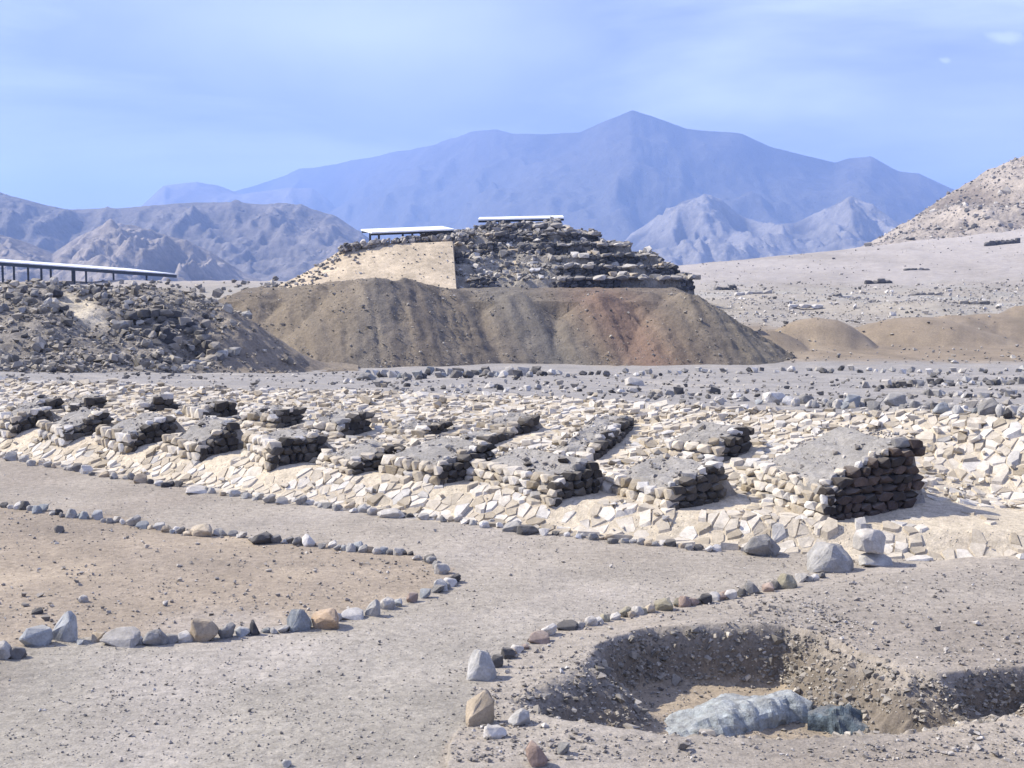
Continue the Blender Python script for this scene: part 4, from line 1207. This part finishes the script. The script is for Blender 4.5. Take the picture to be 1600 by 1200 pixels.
def spoil():
    xs = np.arange(-27, 20, 0.14); ys = np.concatenate([np.arange(69, 88, 0.12), np.arange(88, 116, 0.4)])
    Y, X = np.meshgrid(ys, xs, indexing='ij')
    z = spoil_z(X, Y)
    # level ground behind the crest that carries the pyramid
    plx = sstep(-22, -17, X) * sstep(17, 10.5, X)
    z = np.maximum(z, np.where(Y > 83.5, lerp_pts(Y, [(83, 1.2), (88, 1.75), (92, 1.9), (116, 1.9)]) * plx - 6 * (1 - plx), -50))
    gul = (ridged(X * 1.1 + 0.25 * Y + .5 * fbm(X * .6, Y * .6, 2, 406), Y * 0.10, 3, 402) - 0.6)
    fr = sstep(86, 82, Y)
    g2 = ridged(X * 3.0 + 0.6 * Y + .8 * fbm(X, Y, 2, 408), Y * 0.22, 3, 409) - 0.6
    z = z + (gul * 0.30 + g2 * 0.20) * fr + 0.26 * fbm(X * 1.6, Y * 1.6, 4, 403)
    z = np.maximum(z, -7)
    ppx, ppy = pxof(X, Y, z)
    col = np.empty(X.shape + (3,)); col[:] = (0.155, 0.13, 0.105)
    def put(m, c): col[:] = col * (1 - m[..., None]) + np.array(c) * m[..., None]
    st = fbm(X * 0.5 + 0.2 * Y, Y * 0.06, 4, 404)
    sl = fbm(X * 2.1 + 0.6 * Y, Y * 0.15, 3, 405)
    put(sstep(-.05, .25, st) * .8, (0.185, 0.152, 0.112))
    put(sstep(.0, .3, sl) * .6, (0.225, 0.19, 0.145))
    put(sstep(.0, -.3, sl) * .6, (0.11, 0.10, 0.09))
    # the reddish tip right of the middle: earth of another colour, spread downhill
    xr = ppx - (ppy - 470) * 0.75
    put(np.exp(-((xr - 945) / 62) ** 2) * .9 * sstep(425, 470, ppy), (0.18, 0.122, 0.094))
    put(np.exp(-((xr - 800) / 60) ** 2) * .7, (0.155, 0.145, 0.13))
    put(np.exp(-((ppx - 470) / 90) ** 2) * .4, (0.22, 0.185, 0.14))
    put(np.exp(-((ppx - 590 + (ppy - 480) * .2) / 38) ** 2) * .5, (0.18, 0.165, 0.145))
    put(np.exp(-((xr - 1130) / 45) ** 2) * .6, (0.23, 0.20, 0.145))
    put(np.exp(-((xr - 1200 - (ppy - 500) * .1) / 45) ** 2) * .7, (0.155, 0.14, 0.12))
    me = np_mesh('spoil_mound', np.stack([X, Y, z], -1).reshape(-1, 3), grid_faces(*X.shape), True, col.reshape(-1, 3))
    tag(link('spoil_mound', me, None, M['spoil']), kind='structure')
    w_ = (z > H(X, Y)) & (Y < 92) & (Y > 70)
    pp = pick_surface(X, Y, z, 4200, 411, w_ * (0.5 + sstep(540, 575, ppy)) * (0.2 + sstep(-.1, .25, sl)))
    s_ = np.clip(np.random.default_rng(8).lognormal(math.log(0.055), 0.55, len(pp)), 0.025, 0.3)
    tag(joined_stones('mound_stones', pp, s_, 'scree', seed=9), 'loose stones strewn over the brown spoil mound', 'rubble', None, 'stuff')
spoil()

# tiers: front distance, left and right pixel, height pixel at the front edge
TIERS = [(92.8, 500, 1090, 434), (94.6, 520, 1064, 416), (96.4, 560, 1034, 398), (98.0, 600, 992, 381), (99.6, 650, 940, 365), (101.4, 738, 886, 352)]
def pyramid():
    root = empty('stepped_pyramid', (-2, 100, 1.8))
    tag(root, 'ruined stepped stone pyramid on top of the brown mound', 'pyramid')
    xs = np.arange(-19, 15, 0.13); ys = np.arange(90.5, 116, 0.13)
    Y, X = np.meshgrid(ys, xs, indexing='ij')
    z = np.full(X.shape, 0.5)
    wob = fbm(X * 0.5, Y * 0.5, 3, 501) * 1.3 + fbm(X * 2, Y * 2, 2, 502) * 0.5
    edges = []
    prev = 1.7
    for k, (yf, pl, pr, py) in enumerate(TIERS):
        xl, xr = (pl - 800) / FPX * yf, (pr - 800) / FPX * yf
        zt = zat(py, yf)
        cx, hw = (xl + xr) / 2, (xr - xl) / 2
        yb = 116 - (yf - 92) * 1.1
        # rounded corners: the front recedes towards both ends
        fy = yf + 2.6 * np.clip(np.abs(X - cx) / hw, 0, 1) ** 4 + wob * 0.35
        ins = np.minimum.reduce([X - xl + wob * .4, xr - X + wob * .4, Y - fy, yb - Y])
        ruin = fbm(X * 0.35 + 7, Y * 0.35, 3, 510 + k)
        zz = zt + ruin * 0.8 + 0.35 * fbm(X * 1.4, Y * 1.4, 3, 520 + k)
        mid = np.exp(-(((X - (790 - 800) / FPX * yf)) / 3.2) ** 2)
        wdt = 0.12 + 1.3 * mid * (0.4 + sstep(-.1, .2, ruin)) + 1.2 * (X < (600 - 800) / FPX * yf)
        z = np.maximum(z, prev + (zz - prev) * sstep(0, 1, ins / wdt + 0.02) - np.where(ins < -0.05, 9, 0))
        edges.append((xl, xr, yf, cx, hw, prev, zt)); prev = zt
    # the rounded rubble summit
    z = np.maximum(z, np.where(z > 4.5, z + 0.35 * fbm(X * .7, Y * .7, 4, 540), z))
    z = z + 0.10 * fbm(X * 3, Y * 3, 3, 541)
    n = fbm(X, Y, 3, 545)
    col = np.empty(X.shape + (3,)); col[:] = (0.28, 0.255, 0.215)
    mm = sstep(0, .3, n)[..., None]; col[:] = col * (1 - mm) + np.array((0.38, 0.34, 0.28)) * mm
    me = np_mesh('rubble_core', np.stack([X, Y, z], -1).reshape(-1, 3) - np.array(root.location), grid_faces(*X.shape), False, col.reshape(-1, 3))
    link('rubble_core', me, root, M['hill'])
    Zf = z
    def zof(x, y):
        i = np.clip(((y - ys[0]) / 0.13).astype(int), 0, len(ys) - 1); j = np.clip(((x - xs[0]) / 0.13).astype(int), 0, len(xs) - 1)
        return Zf[i, j]
    # terrace walls: courses of stone along each riser
    for k, (xl, xr, yf, cx, hw, z0, z1) in enumerate(edges):
        rg = np.random.default_rng(600 + k)
        x0 = max(xl, (712 - 800) / FPX * yf)
        pts, szs = [], []
        hgt = z1 - z0
        rows = 4
        for r in range(rows):
            x = x0
            while x < xr - .2:
                w_ = rg.uniform(.22, .55)
                gap = fbm(np.array([x * .5]), np.array([k * 9.0]), 2, 640)[0]
                if gap < 0.10 and rg.random() < .93:
                    y = yf + 2.6 * min(1, abs(x - cx) / hw) ** 4 - 0.02 + .05 * r + rg.uniform(-.06, .06) + 0.35 * float(fbm(np.array([x * .5]), np.array([yf * .5]), 3, 501)[0] * 1.3)
                    pts.append((x + w_ / 2, y, z0 + hgt * r / rows + .02)); szs.append(w_)
                x += w_ * rg.uniform(.95, 1.1)
        o = joined_stones('terrace_wall', np.array(pts), np.array(szs), 'dark', BOXA, 610 + k, (0.45, 0.8), 0.1, root, orient=0.0, aspect=(.7, 1.1))  # dark stone colour deepens the shade on the risers
        tag(o, kind='stuff')
        pts, szs = [], []
        x = max(xl, (870 - 800) / FPX * yf) if k < 4 else x0
        while x < xr - .3:
            w_ = rg.uniform(.35, .9)
            if rg.random() < .6:
                y = yf + 2.6 * min(1, abs(x - cx) / hw) ** 4 - 0.10 + rg.uniform(-.08, .08) + 0.35 * float(fbm(np.array([x * .5]), np.array([yf * .5]), 3, 501)[0] * 1.3)
                pts.append((x + w_ / 2, y, z1 - .12)); szs.append(w_)
            x += w_
        o = joined_stones('sunlit_edge_course', np.array(pts), np.array(szs), 'mixed', BOXA, 660 + k, (.28, .42), 0.1, root, orient=0.0, aspect=(.8, 1.2))  # lighter stones added along each edge for a sunlit line
        tag(o, kind='stuff')
    # slabs along the terrace edges, the biggest ones singly
    rd = random.Random(77)
    for k, (xl, xr, yf, cx, hw, z0, z1) in enumerate(edges):
        for j in range(16):
            x = rd.uniform(max(xl, (712 - 800) / FPX * yf), xr - .2)
            y = yf + 2.6 * min(1, abs(x - cx) / hw) ** 4 + rd.uniform(0.05, 0.6)
            zz = float(zof(np.array([x]), np.array([y]))[0])
            w_ = rd.uniform(.45, .95)
            put_mesh('stone', rd.choice(MID), rd.choice(['pale', 'grey', 'mixed', 'tan']), (x, y, zz - .08), (w_, w_ * .7, rd.uniform(.22, .42)), rd.uniform(0, 6), (0, 0), root)
    wgt = (z > 1.9) * (0.12 + 0.8 * sstep(97, 103, Y) + 1.2 * np.exp(-(((X + .4) / 3.2) ** 2))) * (Y < 108) * (1 + 1.5 * sstep(7, 11, X))
    pp = pick_surface(X, Y, z, 3600, 620, wgt)
    szs = np.clip(np.random.default_rng(9).lognormal(math.log(0.19), .55, len(pp)), .07, .7)
    o = joined_stones('rubble', pp, szs, 'mixed', LOWA, 621, (0.5, .95), .2, root); tag(o, kind='stuff')
    # smooth earthen plaster on the left of the front, a battered face standing proud of the terraces
    nu, nv = 90, 34
    V, C_ = [], []
    for a in range(nv + 1):
        v = a / nv
        for b in range(nu + 1):
            u = b / nu
            pl = np.interp(v, [0, .35, .7, 1], [402, 440, 488, 532]); pr = 713 - 6 * v
            px = pl + (pr - pl) * u
            pyb = 452; pyt = np.interp(px, [415, 455, 500, 540, 600, 705], [440, 418, 400, 389, 382, 377])
            py = pyb + (pyt - pyb) * v
            d = 90.6 + 5.4 * v ** 0.9 + 1.4 * (1 - u) ** 2
            p = P(px, py, d)
            p[1] += 0.25 * float(fbm(np.array([px * .02]), np.array([v * 3]), 3, 630)[0])
            V.append(p); g = float(fbm(np.array([px * .03]), np.array([v * 4]), 3, 631)[0])
            C_.append(np.array((0.45, 0.375, 0.275)) * (1 + .35 * g))
    V = np.array(V)
    front = V.copy(); backv = V.copy(); backv[:, 1] += 4.0; backv[:, 2] -= 0.6
    n1 = nu + 1
    F = [tuple(f) for f in grid_faces(nv + 1, nu + 1)]
    off = len(V)
    ring = [b for b in range(nu + 1)] + [a * n1 + nu for a in range(1, nv + 1)] + [nv * n1 + b for b in range(nu - 1, -1, -1)] + [a * n1 for a in range(nv - 1, 0, -1)]
    for i in range(len(ring)):
        a, b = ring[i], ring[(i + 1) % len(ring)]
        F.append((b, a, a + off, b + off))
    me = np_mesh('plaster_face', np.concatenate([front, backv]) - np.array(root.location), np.array(F), False, np.concatenate([C_, C_]))
    link('plaster_face', me, root, M['plaster'])
    # rubble at the left end and along the top of the plaster
    rg = np.random.default_rng(640)
    pts, szs = [], []
    for i in range(120):
        k = rg.integers(3, nv) * n1 + int(min(nu, abs(rg.normal(0, 13))))
        pts.append(V[k] + np.array([0, -.05, 0])); szs.append(rg.uniform(.10, .34))
    for i in range(110):
        k = rg.integers(1, nv) * n1 + rg.integers(0, nu)
        pts.append(V[k]); szs.append(rg.uniform(.06, .16))
    for i in range(200):
        px = rg.uniform(530, 730); pts.append(P(px, np.interp(px, [530, 600, 705, 730], [390, 381, 374, 372]) + rg.uniform(-5, 3), 96.3 + rg.uniform(0, .6))); szs.append(rg.uniform(.2, .55))
    o = joined_stones('rubble_edge', np.array(pts), np.array(szs), 'mixed', MIDA, 641, (.5, .9), .3, root); tag(o, kind='stuff')
    return zof
pyr_z = pyramid()

# ------------------------------------------------------------------ shelters
def bx(bm, c, s, rotz=0.0, shear=0.0):
    r = bmesh.ops.create_cube(bm, size=1.0)
    for v in r['verts']:
        v.co = Vector((v.co.x * s[0], v.co.y * s[1], v.co.z * s[2]))
        v.co = Matrix.Rotation(rotz, 3, 'Z') @ v.co + Vector(c)
    return r['verts']

def box_obj(name, parent, mat, a, b, wid, thick, zoff=0.0, over=0.0):
    # a beam or a roof sheet from point a to point b
    a, b = Vector(a), Vector(b); dv = b - a; L = dv.length + over * 2
    bm = bmesh.new()
    bmesh.ops.create_cube(bm, size=1.0)
    for v in bm.verts: v.co = Vector((v.co.x * L, v.co.y * wid, v.co.z * thick))
    bmesh.ops.bevel(bm, geom=list(bm.edges), offset=min(wid, thick, L) * 0.12, segments=1, affect='EDGES')
    me = bpy.data.meshes.new(name); bm.to_mesh(me); bm.free()
    o = link(name, me, parent, M[mat])
    mid = (a + b) / 2 + Vector((0, 0, zoff))
    o.location = mid - parent.location
    o.rotation_euler = dv.to_track_quat('X', 'Z').to_euler()
    return o

def roof_part(name, mat, pts, root):
    bm = bmesh.new()
    vs = [bm.verts.new(Vector(p) - root.location) for p in pts]
    for f in ((0, 1, 2, 3), (7, 6, 5, 4), (0, 4, 5, 1), (1, 5, 6, 2), (2, 6, 7, 3), (3, 7, 4, 0)): bm.faces.new([vs[i] for i in f])
    bmesh.ops.recalc_face_normals(bm, faces=bm.faces)
    me = bpy.data.meshes.new(name); bm.to_mesh(me); bm.free()
    return link(name, me, root, M[mat])

UP = Vector((0, 0, 1))
def shelter(name, label, a, b, wid, thick, posts, rise, ground):
    a, b = Vector(a), Vector(b)
    root = empty(name, ((a + b) / 2).xy.to_3d() + UP * ground((a + b) / 2))
    tag(root, label, 'shelter')
    n = Vector((-(b - a).y, (b - a).x, 0)).normalized()
    fr, bk = -n * wid / 2, n * wid / 2
    lo, hi = -UP * rise / 2, UP * rise / 2
    tk = UP * thick
    roof_part('roof', 'roof', [a + fr + lo, b + fr + lo, b + bk + hi, a + bk + hi, a + fr + lo + tk, b + fr + lo + tk, b + bk + hi + tk, a + bk + hi + tk], root)
    for s, e in ((-1, lo), (1, hi)):
        off = n * s * (wid / 2 - .3) + e * .85
        box_obj('beam', root, 'fascia', a + off, b + off, 0.12, 0.14, -0.09)
    for i, t in enumerate(posts):
        for s, e in ((-1, lo), (1, hi)):
            p = a.lerp(b, t) + n * s * (wid / 2 - .3) + e * .85
            g = ground(p)
            if p.z - .16 > g: box_obj('post', root, 'fascia', (p.x, p.y, g - .1), (p.x, p.y, p.z - .15), .14, .14)
    return root
def gpy(v): return float(pyr_z(np.array([v.x]), np.array([v.y]))[0])
shelter('shelter', 'white flat shelter roof on the left shoulder of the pyramid', P(572, 362.5, 100), P(700, 357.5, 102), 3.2, 0.10, [0.1, .5, .9], .26, gpy)
shelter('shelter', 'white flat shelter roof on the very top of the pyramid', P(748, 343, 106), P(880, 340, 106), 3.4, 0.10, [0.15, .5, .85], .24, gpy)

# long pavilion on the left
a, b = Vector(P(-120, 404, 176)), Vector(P(240, 429, 214))
def gg(v): return float(H(np.array([v.x]), np.array([v.y]))[0])
root = empty('pavilion', (b.x, b.y, gg(b)))
tag(root, 'long white roofed open pavilion on dark posts beyond the rubble hill', 'pavilion')
dv = (b - a).normalized(); n = Vector((-dv.y, dv.x, 0)).normalized()
wid = 9.0
bm = bmesh.new()
# roof sheet pitched towards the viewer, with a dark fascia under its front edge
fr, bk = -n * wid / 2, n * wid / 2
up = Vector((0, 0, 1))
roof_part('roof', 'roof', [a + fr, b + fr, b + bk + up * .75, a + bk + up * .75, a + fr + up * .14, b + fr + up * .14, b + bk + up * .89, a + bk + up * .89], root)
roof_part('fascia', 'fascia', [a + fr * .99 - up * .45, b + fr * .99 - up * .45, b + fr * .96 - up * .45, a + fr * .96 - up * .45, a + fr * .99 - up * .01, b + fr * .99 - up * .01, b + fr * .96 - up * .01, a + fr * .96 - up * .01], root)
for px in (-95, -60, -25, 4, 22, 65, 80, 117, 135, 178, 230):
    best = min((abs(pxof(*(a.lerp(b, t / 400) + fr * .97))[0] - px), t / 400) for t in range(401))[1]
    p = a.lerp(b, best) + (fr * .95)
    box_obj('post', root, 'fascia', (p.x, p.y, gg(p) - .3), (p.x, p.y, p.z - .4), .24, .24)
for t in (0.1, .3, .5, .7, .9):
    p = a.lerp(b, t) + bk * .9
    box_obj('post', root, 'fascia', (p.x, p.y, gg(p) - .3), (p.x, p.y, p.z + .62), .24, .24)

# ------------------------------------------------------------------ ruins and stones on the far plain
def far_scatter(n, box, seed, med, mat, label, name='plain_stones', lim=None):
    x0, x1, d0, d1 = box
    rg = np.random.default_rng(seed)
    d = d0 * (d1 / d0) ** rg.uniform(0, 1, n); px = rg.uniform(x0, x1, n)
    x = (px - 800) / FPX * d
    keep = fbm(x * .08, d * .08, 3, seed) > rg.uniform(-.35, .2, n)
    x, d = x[keep], d[keep]
    s = np.clip(rg.lognormal(math.log(med), .5, len(x)), med * .4, med * 4) * (d / d0) ** .5
    tag(joined_stones(name, np.column_stack([x, d, H(x, d)]), s, mat, seed=seed + 1), label, 'rubble', None, 'stuff')
far_scatter(3200, (1090, 1680, 112, 190), 801, 0.13, 'mixed', 'stones of the levelled ruins on the plain right of the pyramid')
far_scatter(520, (1090, 1680, 190, 300), 803, 0.15, 'mixed', 'dark stones dotted over the pale slope below the rocky hill')
far_scatter(1700, (1120, 1680, 122, 170), 809, 0.16, 'pale', 'whitish stones of collapsed walls among the ruins on the plain')
far_scatter(500, (1180, 1680, 78, 112), 805, 0.12, 'mixed', 'small stones on the low brown heaps right of the mound')
far_scatter(900, (-60, 480, 70, 200), 807, 0.3, 'scree', 'stones on the plain behind the rubble hill')
rpx, rpy = pxof(RHX, RHD, RHZ)
pp = pick_surface(RHX, RHD, RHZ, 1700, 811, (rpx > 1320) & (rpx < 1700) & (RHD < 390) & (RHD > 296))
tag(joined_stones('hill_rocks', pp, np.clip(np.random.default_rng(11).lognormal(math.log(0.45), .55, len(pp)), .2, 2.0), 'mixed', seed=12), 'rock outcrops studding the rocky hill on the right', 'rubble', None, 'stuff')
def far_wall(p0, p1, d, h_, mat, label, seed):
    rd = random.Random(seed)
    def hit(px):
        x = (px - 800) / FPX * d
        return Vector((x, d, float(H(np.array([x]), np.array([d]))[0])))
    a, b = hit(p0), hit(p1)
    root = empty('ruined_wall', a); tag(root, label, 'ruined wall', 'low ruined walls on the plain')
    n = int((b - a).length / .9)
    for i in range(n):
        q = a.lerp(b, (i + .5) / n)
        put_mesh('stone', rd.choice(BOXY), mat, (q.x, q.y + rd.uniform(-.1, .1), q.z - .1), (rd.uniform(.9, 1.25), .8, h_ * rd.uniform(.75, 1.2)), rd.uniform(-.08, .08), (0, 0), root)
far_wall(1148, 1206, 150, .55, 'pale', 'pale low ruined wall just right of the pyramid', 1)
far_wall(1350, 1392, 192, .7, 'dark', 'dark low ruined wall in the middle of the pale plain', 2)
far_wall(1300, 1372, 150, .4, 'mixed', 'faint low ruined wall among the rubble of the plain', 3)
far_wall(1535, 1590, 262, .9, 'dark', 'dark low ruined wall high on the pale slope', 4)

far_wall(1420, 1470, 165, .5, 'mixed', 'grey low ruined wall left of the middle of the right plain', 5)
far_wall(1230, 1285, 138, .45, 'pale', 'pale low ruined wall above the small brown heap', 6)
far_wall(1480, 1545, 140, .5, 'scree', 'brownish low ruined wall above the long brown heap', 7)
far_wall(1410, 1450, 215, .5, 'mixed', 'short low ruined wall below the rocky hill', 8)
far_wall(1115, 1150, 175, .6, 'dark', 'dark short ruined wall beside the right end of the pyramid', 9)

# ------------------------------------------------------------------ haze
bm = bmesh.new(); bmesh.ops.create_cube(bm, size=1.0)
for v in bm.verts: v.co = Vector((v.co.x * 19000, v.co.y * 19000, (v.co.z + .5) * 535 - 45))
me = bpy.data.meshes.new('haze'); bm.to_mesh(me); bm.free()
hm = bpy.data.materials.new('haze'); hm.use_nodes = True
hm.node_tree.nodes.clear()
ho = hm.node_tree.nodes.new('ShaderNodeOutputMaterial'); pv = hm.node_tree.nodes.new('ShaderNodeVolumePrincipled')
pv.inputs['Color'].default_value = (0.34, 0.52, 1.0, 1)
pv.inputs['Density'].default_value = HAZE_DENSITY
pv.inputs['Anisotropy'].default_value = 0.2
hm.node_tree.links.new(pv.outputs['Volume'], ho.inputs['Volume'])
tag(link('haze', me, None, hm), kind='stuff')

# two alike stones of one stretch: tell them apart by which lies further left
pairs = {}
for o in list(SC.objects):
    if o.get('label') and o.parent is None: pairs.setdefault(o['label'], []).append(o)
for lab, os_ in pairs.items():
    if len(os_) in (2, 3):
        base = lab if len(lab.split()) <= 15 else ' '.join(lab.split()[1:])
        if base != lab and base in pairs: continue
        os_.sort(key=lambda o: pxof(*o.location)[0])
        for o, wd in zip(os_, ('leftmost', 'rightmost') if len(os_) == 2 else ('leftmost', 'middle one', 'rightmost')):
            if len((base + ' ' + wd).split()) <= 16: o['label'] = base + ', ' + wd
